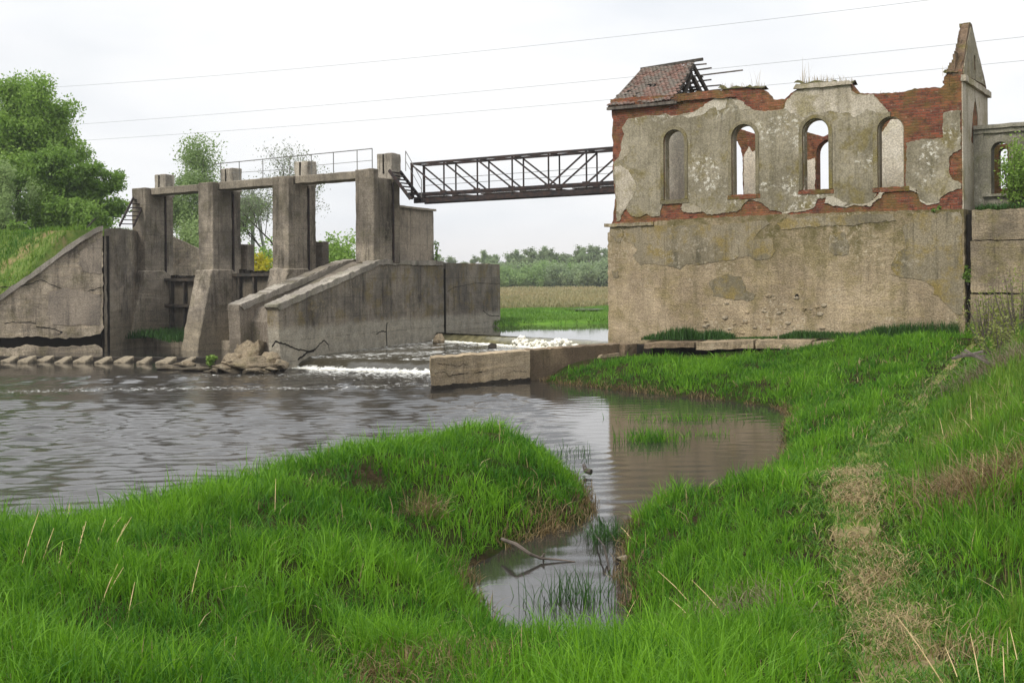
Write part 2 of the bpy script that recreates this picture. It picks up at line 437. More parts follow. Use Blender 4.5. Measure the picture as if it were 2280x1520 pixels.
def water_mat(name, deep, bump_scale, strength, foam=None):
    k = Mat(name, .03, .5)
    k.b.inputs['IOR'].default_value = 1.6
    c = k.map((1, 2.2, 1))
    n = k.math('ADD', k.noise(bump_scale, 4, .6, c), k.math('MULTIPLY', k.noise(bump_scale * 3.1, 3, .6, c), .4))
    calm = k.attr('rough_water')
    k.color(deep)
    bn = k.new('ShaderNodeBump'); bn.inputs['Distance'].default_value = .03
    k.L.new(k.math('ADD', k.math('MULTIPLY', calm, strength), .012), bn.inputs['Strength'])
    k.L.new(n, bn.inputs['Height']); k.L.new(bn.outputs[0], k.b.inputs['Normal'])
    if foam:
        fa = k.attr('foam'); fn = k.noise(foam, 6, .75, k.map((1, 1.6, 1)), .6)
        fm = k.ramp(k.math('SUBTRACT', fn, k.math('MULTIPLY', fa, .42)), .30, .16)
        fm = k.math('MULTIPLY', fm, k.ramp(fa, .02, .2, 0, .85))
        k.color(k.mix(fm, deep, (.72, .71, .66)))
        k.L.new(k.ramp(fm, 0, 1, .06, .8), k.b.inputs['Roughness'])
    return k.m
M_WATER = water_mat('river_water', (.030, .027, .023), 7.0, .16, 5.0)
M_RAPID = water_mat('rapid_water', (.04, .034, .02), 4.0, .55, 3.0)
M_POND = water_mat('still_water', (.05, .045, .03), 2.0, .0)
k = Mat('river_foam', .8, .2); nf = k.noise(9, 5, .7)
k.color(k.mix(k.ramp(nf, .3, .7), (.86, .82, .68), (.93, .92, .86))); k.bump(nf, .8, .06); M_FOAM = k.m
k = Mat('weir_film', .12, .5); nf = k.noise(3, 5, .7, k.map((1, 1, .3)))
k.color(k.mix(k.ramp(nf, .35, .65), (.11, .10, .05), (.21, .19, .10))); k.bump(nf, .4, .04); M_WEIRFILM = k.m

def roof_mat():
    k = Mat('old_clay_tiles', .9, .15)
    oi = k.attr('tint'); n = k.noise(2.2, 5, .7); n2 = k.noise(12, 4, .7)
    c = k.mix(oi, (.15, .09, .072), (.30, .185, .15))
    c = k.mix(k.ramp(n, .42, .58, 0, .9), c, (.19, .17, .145))
    c = k.mix(k.ramp(n2, .55, .75, 0, .6), c, (.32, .29, .25))
    k.color(c); k.bump(n2, .5, .02); return k.m
M_TILE = roof_mat()

# ------------------------------------------------------------------ frames of the place
_d4 = 46.0; _p4 = at_d(790, 378, _d4); ZP = _p4.z
_d1 = (ZP - EYE) / ray(293, 420)[1]; _p1 = at_d(293, 420, _d1)
DAM = Frame(_p4.x, _p4.y, _p4.x - _p1.x, _p4.y - _p1.y); BAY = 4.97
_r0 = at_d(1362, 500, 39.6); ZT = _r0.z; _dr = (ZT - EYE) / ray(2143, 470)[1]; _r1 = at_d(2143, 470, _dr)
RU = Frame(_r0.x, _r0.y, _r1.x - _r0.x, _r1.y - _r0.y); RL = 11.93; RW = 3.8
DIV = Frame(-8.30, 39.0, .398, .917)       # divide wall: x runs upstream along it, y to its left
Z_MID, Z_UP = .40, .78

# ------------------------------------------------------------------ ruined power house
def build_ruin():
    root = empty('ruined_powerhouse', RU)
    tag(root, 'roofless ruined brick building with four arched windows on a tall rough concrete plinth', 'ruin')
    fr = lambda pts, y=0.0: [RU.front(p[0], p[1], y) for p in pts]
    T = .36
    # --- plinth
    out = [(-.11, .35), (RL + .06, .35), (RL + .06, ZT + .05), (9, ZT + .10), (6, ZT + .12), (3, ZT + .09), (1.8, ZT + .05), (1.65, ZT + .0), (-.02, ZT - .02), (-.02, ZT - .25), (-.1, ZT - .3)]
    me = slab_mesh('plinth', rough_line(out, .12, .035, 3), [], -.12, RW + 4.2)
    plinth = link('plinth', me, M_PLINTH, root)
    led = MB().box(-.19, 1.75, -.2, .02, ZT - .09, ZT + .03)
    led.done('ledge', M_PLINTHPATCH, plinth, rough=.03, cuts=.12, seed=4)
    patches = [
        [(1392, 508), (1440, 505), (1500, 503), (1560, 500), (1640, 497), (1700, 492), (1712, 496), (1690, 515), (1675, 535), (1720, 530), (1726, 560), (1715, 578), (1680, 580), (1670, 570), (1640, 575), (1600, 582), (1560, 590), (1530, 588), (1515, 600), (1480, 590), (1425, 588), (1410, 570), (1420, 555), (1395, 530)],
        [(1580, 625), (1620, 610), (1650, 615), (1662, 645), (1680, 655), (1672, 672), (1650, 668), (1620, 665), (1590, 658)],
        [(1848, 518), (1880, 517), (1892, 548), (1888, 566), (1858, 568), (1845, 558)],
        [(2040, 475), (2140, 470), (2143, 560), (2145, 640), (2143, 700), (2130, 700), (2090, 660), (2075, 655), (2078, 640), (2060, 625), (2010, 618), (1992, 612), (1985, 590), (2000, 560), (2020, 550), (2012, 520), (2008, 505), (2030, 488)],
        [(1357, 512), (1376, 512), (1390, 520), (1380, 540), (1368, 535), (1360, 522)],
        [(1362, 605), (1376, 600), (1378, 615), (1366, 618)],
        [(1755, 485), (1850, 480), (1990, 476), (1995, 492), (1900, 500), (1800, 505), (1740, 512), (1730, 498)],
    ]
    for i, p in enumerate(patches):
        me = slab_mesh('render_patch', rough_line(fr(p, -.12), .07, .045, 20 + i), [], -.134 - .001 * i, -.10)
        link('render_patch', me, M_PLINTHPATCH, plinth)
    hole = MB().tube([RU_loc(1775, 659, -.1), RU_loc(1775, 659, -.135)], [.075, .07], 10)
    hole.done('drain_hole', M_CRACK, plinth)
    rn = random.Random(5)
    for i in range(46):                                     # stones showing in the roughcast
        px = rn.gauss(1700, 110); py = rn.uniform(655, 745)
        if not 1370 < px < 2100: continue
        x, z = RU.front(px, py, -.12)
        if z < 1.0: continue
        b = bmesh.new(); r = rn.uniform(.03, .085)
        bmesh.ops.create_icosphere(b, subdivisions=2, radius=r)
        for v in b.verts:
            v.co = Vector((v.co.x * rn.uniform(1.0, 1.1) * 1.3, v.co.y * .5, v.co.z * .8)) + Vector(vnoise3(v.co * 14, i)) * r * .3 + Vector((x, -.125, z))
        m2 = bpy.data.meshes.new('pebble'); b.to_mesh(m2); b.free()
        link('pebble', m2, M_STONE if rn.random() < .5 else M_PLINTH, plinth, smooth=True)
    # --- front wall of brick, with its arched openings
    op_px = [(1479, 1525, 445, 289), (1630, 1683, 434, 277), (1788, 1846, 423, 264), (1955, 2013, 418, 260)]
    ops = []
    for a, b, s_, t_ in op_px:
        x0, _ = RU.front(a, 360); x1, _ = RU.front(b, 360); mid = (a + b) / 2
        ops.append((x0, x1, RU.front(mid, s_)[1], RU.front(mid, t_)[1]))
    outer = fr([(1372, 497), (1370, 440), (1366, 400), (1364, 330), (1363, 262), (1362, 240), (1366, 222), (1400, 221), (1497, 214), (1545, 210), (1590, 203), (1640, 196), (1690, 197), (1703, 203), (1718, 222), (1747, 221), (1760, 208), (1778, 196), (1800, 192), (1893, 186), (1902, 196), (1912, 208), (1945, 208), (2000, 206), (2030, 199), (2095, 194), (2101, 188), (2101, 172), (2112, 164), (2125, 164)])
    outer[0] = (0.0, ZT - .03)
    outer += [(RL - .335, outer[-1][1]), (RL - .335, ZT - .03)]
    outer = outer[::-1]
    rl = rough_line(outer, .085, .04, 11)
    rl = [(x, max(z, ZT - .03)) for x, z in rl]
    holes = [arch(*o) for o in ops]
    front = link('front_wall', slab_mesh('front_wall', rl, holes, 0.0, T, ), M_BRICK, root)
    # moss and turf lying on the broken wall head
    for a, b, yy in ((1770, 1900, 186), (1600, 1700, 197), (2100, 2135, 163)):
        n = 14; bm = MB()
        pts = [RU.front(a + (b - a) * i / n, yy) for i in range(n + 1)]
        bm.verts([(p[0], q, p[1] + dz * (1 + .8 * fbm1(i * .6, 5)) - .06) for q, dz in ((-.06, .06), (.2, .17), (.5, .08)) for i, p in enumerate(pts)],
                 [(i, i + 1, n + 2 + i, n + 1 + i) for i in range(n)] + [(n + 1 + i, n + 2 + i, 2 * n + 3 + i, 2 * n + 2 + i) for i in range(n)])
        bm.done('moss_cap', M_MOSSCAP, front, rough=.05, cuts=.15, seed=3, smooth=True)
    cor = fr([(1360, 246), (1362, 222), (1400, 219), (1497, 212), (1600, 201), (1640, 215), (1600, 219), (1560, 222), (1500, 228), (1440, 240)])
    link('brick_cornice', slab_mesh('brick_cornice', rough_line(cor, .08, .03, 31), [], -.1, .02), M_BRICK, front)
    cap = fr([(1768, 199), (1775, 189), (1830, 185), (1893, 180), (1899, 188), (1830, 196)])
    link('cornice', slab_mesh('cornice', rough_line(cap, .1, .02, 33), [], -.12, .02), M_PALE, front)
    # --- plaster skins, broken away over the brick
    def grown(x0, x1, z0, z1, g): return arch(x0 - g, x1 + g, z0 - .02, z1 + g)
    main = fr([(1374, 493), (1372, 440), (1368, 400), (1367, 362), (1378, 350), (1385, 340), (1383, 320), (1390, 300), (1386, 285), (1400, 265), (1420, 262), (1440, 258), (1470, 258), (1480, 253), (1490, 255), (1495, 262), (1510, 258), (1530, 253), (1545, 250), (1560, 242), (1575, 231), (1590, 224), (1612, 219), (1640, 220), (1655, 226), (1662, 237), (1680, 246), (1700, 249), (1735, 246), (1746, 244), (1750, 228), (1768, 205), (1790, 197), (1893, 190), (1900, 205), (1910, 211), (1945, 211), (1958, 225), (1975, 244), (1983, 256),
               (1978, 259), (1958, 268), (1952, 290), (1952, 418), (1950, 428), (1945, 441), (1935, 450), (1920, 455), (1900, 452), (1885, 460), (1860, 457), (1850, 449), (1838, 441), (1822, 443), (1816, 455), (1805, 463), (1770, 467), (1740, 473), (1715, 468), (1700, 453), (1680, 446), (1668, 444), (1655, 455), (1650, 468), (1620, 474), (1575, 478), (1562, 470), (1530, 468), (1515, 464), (1522, 450), (1476, 448), (1472, 468), (1470, 481), (1450, 482), (1440, 474), (1430, 481), (1420, 484), (1405, 479), (1395, 465), (1385, 479), (1380, 492)])
    right = fr([(2018, 318), (2060, 309), (2099, 307), (2098, 280), (2102, 252), (2120, 247), (2139, 246), (2139, 330), (2122, 340), (2114, 352), (2113, 385), (2120, 400), (2139, 410), (2140, 418), (2110, 428), (2096, 440), (2090, 450), (2078, 452), (2062, 452), (2047, 444), (2043, 424), (2018, 418)])
    phs = [grown(*o, .015) for o in ops[:3]]
    W1, _ = RU.front(1954, 360)
    me = slab_mesh('plaster', rough_line(main, .04, .035, 41), phs, -.032, .004)
    link('plaster', me, M_PLASTER, front)
    link('plaster', slab_mesh('plaster', rough_line(right, .04, .035, 42), [], -.032, .004), M_PLASTER, front)
    pale = [
        [(1747, 243), (1752, 228), (1768, 207), (1790, 199), (1892, 192), (1899, 207), (1910, 213), (1944, 213), (1956, 226), (1970, 244), (1950, 252), (1930, 244), (1905, 262), (1890, 252), (1868, 255), (1855, 247), (1830, 249), (1806, 250), (1790, 262), (1775, 254), (1762, 251)],
        [(1520, 256), (1548, 250), (1575, 230), (1590, 222), (1600, 218), (1588, 240), (1560, 258), (1535, 263)],
        [(1590, 219), (1622, 215), (1616, 240), (1600, 246), (1590, 238)],
        [(1632, 222), (1656, 226), (1664, 238), (1672, 244), (1655, 246), (1640, 234)],
        [(1386, 322), (1398, 322), (1402, 338), (1388, 356), (1378, 362), (1382, 340)],
        [(1370, 372), (1384, 368), (1398, 382), (1412, 400), (1420, 415), (1408, 440), (1395, 462), (1382, 478), (1374, 470)],
        [(1516, 466), (1535, 458), (1560, 462), (1564, 470), (1545, 474), (1530, 474)],
        [(1836, 452), (1842, 438), (1858, 436), (1872, 448), (1890, 452), (1878, 461), (1855, 458)],
        [(1945, 446), (1958, 428), (1975, 424), (1968, 434), (1958, 446), (1940, 458), (1925, 458)],
        [(2018, 416), (2040, 420), (2047, 432), (2036, 426), (2022, 424)],
    ]
    for i, p in enumerate(pale):
        me = slab_mesh('pale_plaster', rough_line(fr(p), .035, .05, 50 + i), [], -.037 - .001 * i, .002)
        link('pale_plaster', me, M_PALE if i in (0, 5) else M_WHITE, front)
    # broken lime edge along the plaster's lower and upper break
    edges = [[(1386, 285), (1400, 266), (1420, 263), (1440, 259), (1470, 259), (1482, 254), (1494, 261), (1512, 258), (1530, 254), (1548, 250), (1562, 242), (1578, 230)],
             [(1662, 238), (1680, 247), (1700, 250), (1736, 247), (1748, 244), (1762, 253), (1778, 257), (1792, 264), (1806, 252)],
             [(1816, 456), (1806, 464), (1770, 469), (1742, 474)], [(1850, 450), (1862, 457), (1886, 460), (1902, 453), (1922, 456), (1936, 451), (1946, 441), (1952, 428)],
             [(2045, 430), (2049, 445), (2063, 453), (2079, 452), (2092, 448)]]
    for i, e in enumerate(edges):
        P = rough_line(fr(e), .06, .02, 80 + i, False)
        up = [(x, z + .02 + .02 * abs(fbm1(x * 5, i))) for x, z in P]; dn = [(x, z - .035 - .03 * abs(fbm1(x * 4 + 9, i))) for x, z in P]
        link('lime_edge', slab_mesh('lime_edge', up[::-1] + dn, [], -.026, .003), M_WHITE, front)
    # window surrounds
    for i, o in enumerate(ops):
        x0, x1, z0, z1 = o
        if i < 3:
            ou = arch(x0 - .12, x1 + .12, z0 - .02, z1 + .12, 18); inn = arch(x0 - .004, x1 + .004, z0 + .0, z1 + .004, 18)
            o2 = [(x0 - .12, z0 + .05)] + ou[2:][::-1][::-1]
            ring = [(x1 + .12, z0 + .02)] + ou[2:] + [(x0 - .12, z0 + .02), (x0 - .004, z0 + .02)] + inn[2:][::-1] + [(x1 + .004, z0 + .02)]
        else:                                                # only its left half survives
            ou = arch(x0 - .14, x1 + .14, z0, z1 + .14, 18)[2:]; inn = arch(x0 - .004, x1 + .004, z0, z1 + .004, 18)[2:]
            ou = ou[9:]; inn = inn[9:]
            ring = ou + [(x0 - .14, z0 + .02), (x0 - .004, z0 + .02)] + inn[::-1]
        link('window_surround', slab_mesh('window_surround', ring, [], -.065, .05), M_SURR, front)
        sl = rough_line([(x0 - .16, z0 - .13), (x1 + .16, z0 - .13), (x1 + .16, z0 + .012), (x0 - .16, z0 + .012)], .08, .025, 90 + i)
        link('sill', slab_mesh('sill', sl, [], -.05, T - .06), M_BRICKM if i else M_SURR, front)
        # plastered reveal lining the opening
        a2 = arch(x0 + .03, x1 - .03, z0 + .02, z1 - .03, 14); a1 = arch(x0 - .003, x1 + .003, z0 + .02, z1 + .003, 14)
        rv = a1[1:] + [a1[0]] + [a2[0]] + a2[1:][::-1]
        link('reveal', slab_mesh('reveal', rv, [], .03, T - .02), M_PLASTER, front)
    # --- back wall with its own broken arched openings
    yb = RW - .45
    bk = lambda pts: [RU.front(p[0], p[1], yb) for p in pts]
    hA = bk([(1596, 434), (1655, 434), (1654, 400), (1653, 350), (1650, 332), (1645, 322), (1640, 312), (1630, 312), (1612, 316), (1600, 330)])
    x0, z0 = RU.front(1818, 423, yb); x1, _ = RU.front(1876, 423, yb); _, z1 = RU.front(1846, 310, yb)
    hB = arch(x0, x1, z0, z1)
    bo = [(.0, ZT - .02), (RL - .34, ZT - .02), (RL - .34, 9.0), (10.6, 8.75), (9.4, 8.62), (8.6, 8.5), (8.1, 8.55), (7.2, 8.34), (6.6, 8.1), (6.0, 8.3), (5.2, 8.38), (4.0, 8.4), (3.3, 8.7), (2.2, 9.1), (0, 9.2)]
    bo = [(x, max(z, ZT - .02)) for x, z in rough_line(bo, .09, .05, 61)]
    back = link('back_wall', slab_mesh('back_wall', bo, [rough_line(hA, .06, .02, 62), hB], yb, RW), M_BRICK, root)
    def bx(px): return RU.front(px, 360, yb)[0]
    # inner plaster seen through the openings
    ip = [[(.5, ZT), (bx(1594), ZT), (bx(1592), 8.9), (2.0, 8.95), (.5, 8.9)],
          [(bx(1657), ZT), (bx(1698), ZT), (bx(1698), 7.9), (bx(1676), 7.75), (bx(1668), 7.95), (bx(1656), 7.6)],
          [(bx(1770), ZT), (bx(1815), ZT), (bx(1815), 7.35), (bx(1800), 7.3), (bx(1770), 7.5)],
          [(bx(1935), ZT), (bx(2020), ZT), (bx(2020), 8.5), (bx(1985), 8.48), (bx(1966), 8.1), (bx(1950), 7.9), (bx(1935), 8.2)]]
    for i, p in enumerate(ip):
        link('inner_plaster', slab_mesh('inner_plaster', rough_line(p, .07, .03, 70 + i), [], yb - .03, yb + .004), M_INNER if i != 3 else M_INNER4, back)
    # --- left end wall, unseen; broken low to let sky light in
    lw = [(T + .01, ZT - .02), (yb - .01, ZT - .02), (yb - .01, 6.6), (2.4, 6.2), (1.6, 6.5), (1.0, 7.2), (.7, 8.2), (T + .01, 8.9)]
    link('end_wall', slab_mesh('end_wall', [(y, max(z, ZT - .02)) for y, z in rough_line(lw, .1, .04, 15)], [], .0, T, 'yz'), M_BRICK, root)
    # --- gable at the right end, plastered outside
    g = lambda pts: [RU.side(p[0], p[1], RL) for p in pts]
    gz = g([(2139, 165)])[0][1]
    go = [(0, ZT - .02), (RW, ZT - .02), (RW, 9.05), (RW + .1, 9.1), (RW - .2, 9.4), (.0, 9.22), (0, 9.1)]
    go = [(y, max(z, ZT - .02)) for y, z in rough_line(go, .09, .03, 16)]
    slit = [(1.7, 9.6), (1.95, 9.55), (1.95, 10.0), (1.85, 10.1), (1.7, 10.05)]
    gab = link('gable_wall', slab_mesh('gable_wall', go, [], RL - .33, RL, 'yz'), M_BRICK, root)
    gu = [(.02, 9.15), (RW - .05, 9.3), (RW - .25, 9.5), (2.7, 10.12), (1.9, 10.7), (1.55, 10.98), (1.3, 11.02), (1.1, 10.92), (.8, 10.5), (.5, 10.0), (.28, 9.55), (.05, 9.3)]
    link('gable_top', slab_mesh('gable_top', rough_line(gu, .08, .035, 19), [slit], RL - .2, RL, 'yz'), M_RAKE, gab)
    gp = [(.0, ZT), (RW - .02, ZT), (RW - .03, 9.0), (0, 9.0)]
    hole = [(1.15, 7.3), (1.9, 7.1), (2.3, 7.7), (2.15, 8.3), (1.8, 8.75), (1.45, 8.2)]
    link('plaster', slab_mesh('plaster', gp, [rough_line(hole, .08, .05, 17)], RL - .002, RL + .03, 'yz'), M_PALE, gab)
    gt = [(.15, 9.25), (RW - .4, 9.35), (2.55, 10.1), (1.8, 10.66), (1.5, 10.86), (1.3, 10.86), (.85, 10.35), (.5, 9.8)]
    link('plaster', slab_mesh('plaster', rough_line(gt, .08, .03, 18), [[(p[0], p[1]) for p in slit]], RL - .002, RL + .025, 'yz'), M_PLASTER, gab)
    MB().box(RL - .02, RL + .13, -.05, RW + .08, 9.0, 9.18).done('string_course', M_PALE, gab, rough=.02, cuts=.15, seed=2)
    bmk = MB()                                              # stepped bricks left on the gable's raking head
    for i in range(30):
        t = i / 30; y = .05 + 1.2 * t; z = 9.25 + 1.72 * t
        bmk.box(RL - .25 - .04 * random.random(), RL - .02 - .05 * random.random(), y - .06, y + .1, z - .06, z + .035 + .05 * random.random())
    for i in range(11):                                     # broken shoulder left of the gable
        bmk.box(RL - .58 + .036 * i + .05 * random.random(), RL - .18, .02, .42 + .05 * i, 9.0 + .085 * i, 9.0 + .085 * (i + 1))
    bmk.done('raking_bricks', M_RAKE, gab, rough=.02, seed=8)
    # --- roof remnant over the left end
    roof = empty('roof'); roof.parent = root
    ze, zr = 9.36, 10.95
    y0, yr = -.18, RW / 2 - .15
    xe0, xe1 = -.05, RU.front(1500, 205, -.15)[0]
    xr0, xr1 = RU.front(1432, 130, yr)[0], RU.front(1545, 122, yr)[0]
    rowsN = 24; V, Q, tint = [], [], []
    for r in range(rowsN):
        t0 = r / rowsN; t1 = (r + 1.25) / rowsN
        xa = xe0 + (xr0 - xe0) * t0; xb = xe1 + (xr1 - xe1) * t0
        w = .155; n = int((xb - xa) / w)
        for c in range(n):
            if random.random() < (.006 if r > 2 else .06): continue
            if .44 < t0 < .52 and abs(c - n * .42) < 1.2: continue
            x = xa + c * w + (r % 2) * w * .5 + random.uniform(-.012, .012)
            sag = -.05 * math.sin(PI * min(1, max(0, (x - xa) / max(.1, xb - xa)))) * (1 - .3 * t0) - .06 * math.sin(t0 * PI) + .035 * fbm1(x * .8 + r * .13, 4)
            j = random.uniform(-.012, .012)
            def P(t, up): 
                return (y0 + (yr - y0) * t - .045 * up * .7, ze + (zr - ze) * t + sag + up * .045 + j)
            k0 = len(V)
            prof = ((0, 0), (.35, .9), (.7, .9), (1, .1))
            for t, lift in ((t0, 1.0), (min(t1, 1.02), .15)):
                for q, hgt in prof:
                    yy, zz = P(t, lift + hgt * .55); V.append((x + q * w * 1.02, yy, zz))
            for t, lift in ((t0, 0.35),):
                for q, hgt in prof:
                    yy, zz = P(t, lift + hgt * .55 - .2); V.append((x + q * w * 1.02, yy, zz))
            for q in range(3):
                Q.append((k0 + q, k0 + q + 1, k0 + 5 + q, k0 + 4 + q)); Q.append((k0 + 8 + q, k0 + 9 + q, k0 + q + 1, k0 + q))
            tint += [random.random()] * 12
    ul = MB(); nu = 14; g0 = []
    for a in range(nu + 1):
        for b in range(nu + 1):
            t0 = a / nu; xa = xe0 + (xr0 - xe0) * t0; xb = xe1 + (xr1 - xe1) * t0; x = xa + (xb - xa) * b / nu
            sag = -.05 * math.sin(PI * b / nu) * (1 - .3 * t0) - .06 * math.sin(t0 * PI) + .035 * fbm1(x * .8 + t0 * rowsN * .13, 4)
            g0.append((x, y0 + (yr - y0) * t0 + .04, ze + (zr - ze) * t0 + sag - .05))
    ul.verts(g0, [(a * (nu + 1) + b, a * (nu + 1) + b + 1, (a + 1) * (nu + 1) + b + 1, (a + 1) * (nu + 1) + b) for a in range(nu) for b in range(nu) if not (a in (6,) and b in (5, 6))])
    ul.done('roof_boards', M_DARKWOOD, roof)
    me = np_mesh('tiles', np.array(V), np.array(Q)); set_attr(me, 'tint', tint)
    link('tiles', me, M_TILE, roof)
    m = MB()
    yB = RW + .1; zB = ze - .05
    for x in np.linspace(.9, xe1 - .06, 6):                 # rafters, front and back slope
        q = (x - xe0) / (xe1 - xe0); xr = xr0 + (xr1 - xr0) * q
        m.bar((x, y0 + .1, ze - .06), (xr, yr, zr - .1), .09, .13); m.bar((x + .05, yB, zB - .05), (xr, yr, zr - .1), .09, .13)
    m.bar((xe1 - .1, .1, ze - .02), (xe1 + .35, yB - .1, ze - .08), .12, .12)
    m.bar((xe1 - .15, .9, ze), (xr1 - .1, yr, zr - .35), .08, .1); m.bar((xe1 + .1, 2.6, ze), (xr1 - .05, yr, zr - .5), .1, .1)
    m.bar((xr0 - .1, yr, zr - .02), (xr1 + .35, yr, zr + .06), .08, .1)
    m.bar((xe1 - .4, 1.0, ze + .35), (xe1 - .1, 2.9, ze + .3), .06, .1)
    m.done('rafters', M_DARKWOOD, roof)
    m = MB()
    for i in range(10):                                     # battens of the stripped rear slope, sticking out to the right
        t = (i + .5) / 10; yy = yB + (yr - yB) * t; zz = zB + (zr - zB) * t
        L = (.5, .25, .6, .15, .55, .5, .2, 1.5, .4, .3)[i]
        m.bar((xr0 + .8 + random.random() * .8, yy, zz), (xr1 + L + .15, yy - .03, zz + random.uniform(-.04, .03)), .05, .045)
    m.done('battens', M_WOOD, roof)
    m = MB()
    for i in range(12):                                     # fallen boards and tiles left on the rear slope
        t = random.uniform(.1, .8); yy = yB + (yr - yB) * t; zz = zB + (zr - zB) * t; x = xr1 - .1 - random.random() * 1.3
        m.bar((x, yy, zz + .05), (x + random.uniform(.1, .4), yy + random.uniform(-.3, .3), zz + random.uniform(-.1, .12)), .18, .04)
    m.done('loose_boards', M_DARKWOOD, roof)
    m = MB(); m.bar((xe0 - .03, -.12, ze - .1), (xe1 + .1, -.12, ze - .12), .1, .1); m.bar((xe0 + .02, -.1, ze - .03), (xr0, yr, zr - .02), .07, .08)
    m.done('eaves_board', M_WOOD, roof)
    return root, ops

def RU_loc(px, py, y):
    x, z = RU.front(px, py, y); return (x, y, z)

M_RAKE = concrete('weathered_raking_masonry', (.23, .16, .105), (.125, .085, .06), stain=(.06, .05, .035), stain_amt=.8, moss=(.19, .165, .05), moss_amt=.75, pits=2, seed=27, speckle=((.3, .11, .06), .8))
M_MOSSCAP = simple('moss_turf_cap', (.09, .085, .02), (.06, .05, .02), 9, .98, .8)
M_SURR = concrete('surround_plaster', (0.2688, 0.233, 0.1518), (0.168, 0.1456, 0.092), stain=(.065, .058, .034), stain_amt=.85, moss=(.19, .155, .05), moss_amt=.85, pits=.4, seed=13, streak=.7)
M_INNER4 = concrete('limewashed_inner_wall', (.80, .76, .66), (.62, .57, .46), stain=(.4, .34, .22), stain_amt=.45, moss=(.5, .45, .28), moss_amt=.5, pits=.4, seed=24)
M_INNER = concrete('inner_plaster', (.78, .72, .6), (.64, .57, .46), stain=(.35, .3, .22), stain_amt=.35, moss=(.42, .38, .27), moss_amt=.3, pits=.4, seed=14)  # pale albedo makes up for light the roof keeps out

# annex and retaining wall to the right
def build_annex():
    root = empty('ruined_annex', RU)
    tag(root, 'low plastered annex wall with one arched window, joined to the gable of the ruin', 'ruin')
    y0 = 1.55; zt = 7.72; zb = ZT + .12
    ax0, ax1 = RL + .04, RL + 5.0
    cx0, z_s = RU.front(2208, 432, y0); cx1, _ = RU.front(2247, 432, y0); _, z_t = RU.front(2228, 316, y0)
    o = arch(cx0, cx1, z_s, z_t)
    out = rough_line([(ax0, zb), (ax1, zb), (ax1, zt + .25), (ax0 + 2.2, zt + .1), (ax0 + 1.75, zt + .6), (ax0 + 1.55, zt + .55), (ax0 + 1.5, zt), (ax0, zt)], .12, .02, 5)
    w = link('annex_wall', slab_mesh('annex_wall', out, [o], y0, y0 + .45), M_ANNEX, root)
    for z, p in ((zt - .16, .08), (zt - .02, .14)):
        MB().box(ax0, ax0 + 1.7, y0 - p, y0 + .1, z, z + .12).done('cornice', M_ANNEX, w, rough=.015, cuts=.2)
    MB().box(ax0 - .02, ax0 + .28, y0 - .05, y0 + .1, zb, zt - .05).done('pilaster', M_ANNEX, w, rough=.02, cuts=.2, seed=3)
    ou = arch(cx0 - .22, cx1 + .22, z_s, z_t + .22, 16); inn = arch(cx0 - .004, cx1 + .004, z_s, z_t + .004, 16)
    ring = [(cx1 + .22, z_s)] + ou[2:] + [(cx0 - .22, z_s), (cx0 - .004, z_s)] + inn[2:][::-1] + [(cx1 + .004, z_s)]
    link('window_surround', slab_mesh('window_surround', ring, [], y0 - .05, y0 + .03), M_ANNEX, w)
    MB().box(cx0 - .25, cx1 + .25, y0 - .1, y0 + .2, z_s - .08, z_s - .003).done('sill', M_ANNEX, w)
    # rear wall of the annex, its window half in line with the front one
    hx0, hz0 = RU.front(2224, 420, y0 + 3); hx1, _ = RU.front(2244, 420, y0 + 3); _, hz1 = RU.front(2232, 330, y0 + 3)
    ow = rough_line([(ax0 - .5, zb), (ax1, zb), (ax1, zt - .1), (ax0 - .5, zt - .2)], .15, .03, 6)
    link('rear_wall', slab_mesh('rear_wall', ow, [arch(hx0, hx1, hz0, hz1)], y0 + 3, y0 + 3.4), M_BRICKM, root)
    bs = MB().box(ax0 + 1.62, ax0 + 2.1, y0 - .35, y0 - .02, zb, zt + .35)
    bs.done('brick_pier', M_BRICKM, root, rough=.05, cuts=.14, seed=9)
M_ANNEX = concrete('annex_plaster', (.37, .345, .28), (.19, .178, .14), stain=(.085, .083, .065), stain_amt=.85, moss=(.14, .14, .065), moss_amt=.7, pits=.7, seed=15, speckle=((.5, .475, .4), .6))

def build_retaining():
    root = empty('retaining_wall', RU)
    tag(root, 'stained concrete retaining wall in three courses, right of the ruin and its dark joint', 'wall')
    x0, x1 = RL + .2, RL + 9
    for i, (z0, z1, y) in enumerate(((.2, 2.62, -.02), (2.67, 4.20, -.05), (4.24, ZT + .02, .02))):
        o = rough_line([(x0 + .03 * i, z0), (x1, z0), (x1, z1), (x0 + .02 * i, z1)], .12, .028, 40 + i)
        link('wall_course', slab_mesh('wall_course', o, [], y, 1.6), M_RETAIN, root)
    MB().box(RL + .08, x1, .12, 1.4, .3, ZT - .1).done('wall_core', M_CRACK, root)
M_RETAIN = concrete('retaining_concrete', (.36, .29, .2), (.165, .135, .097), stain=(.065, .056, .043), stain_amt=.9, moss=(.17, .145, .06), moss_amt=.6, pits=1.8, seed=16, strata=.7, speckle=((.45, .38, .27), .6))

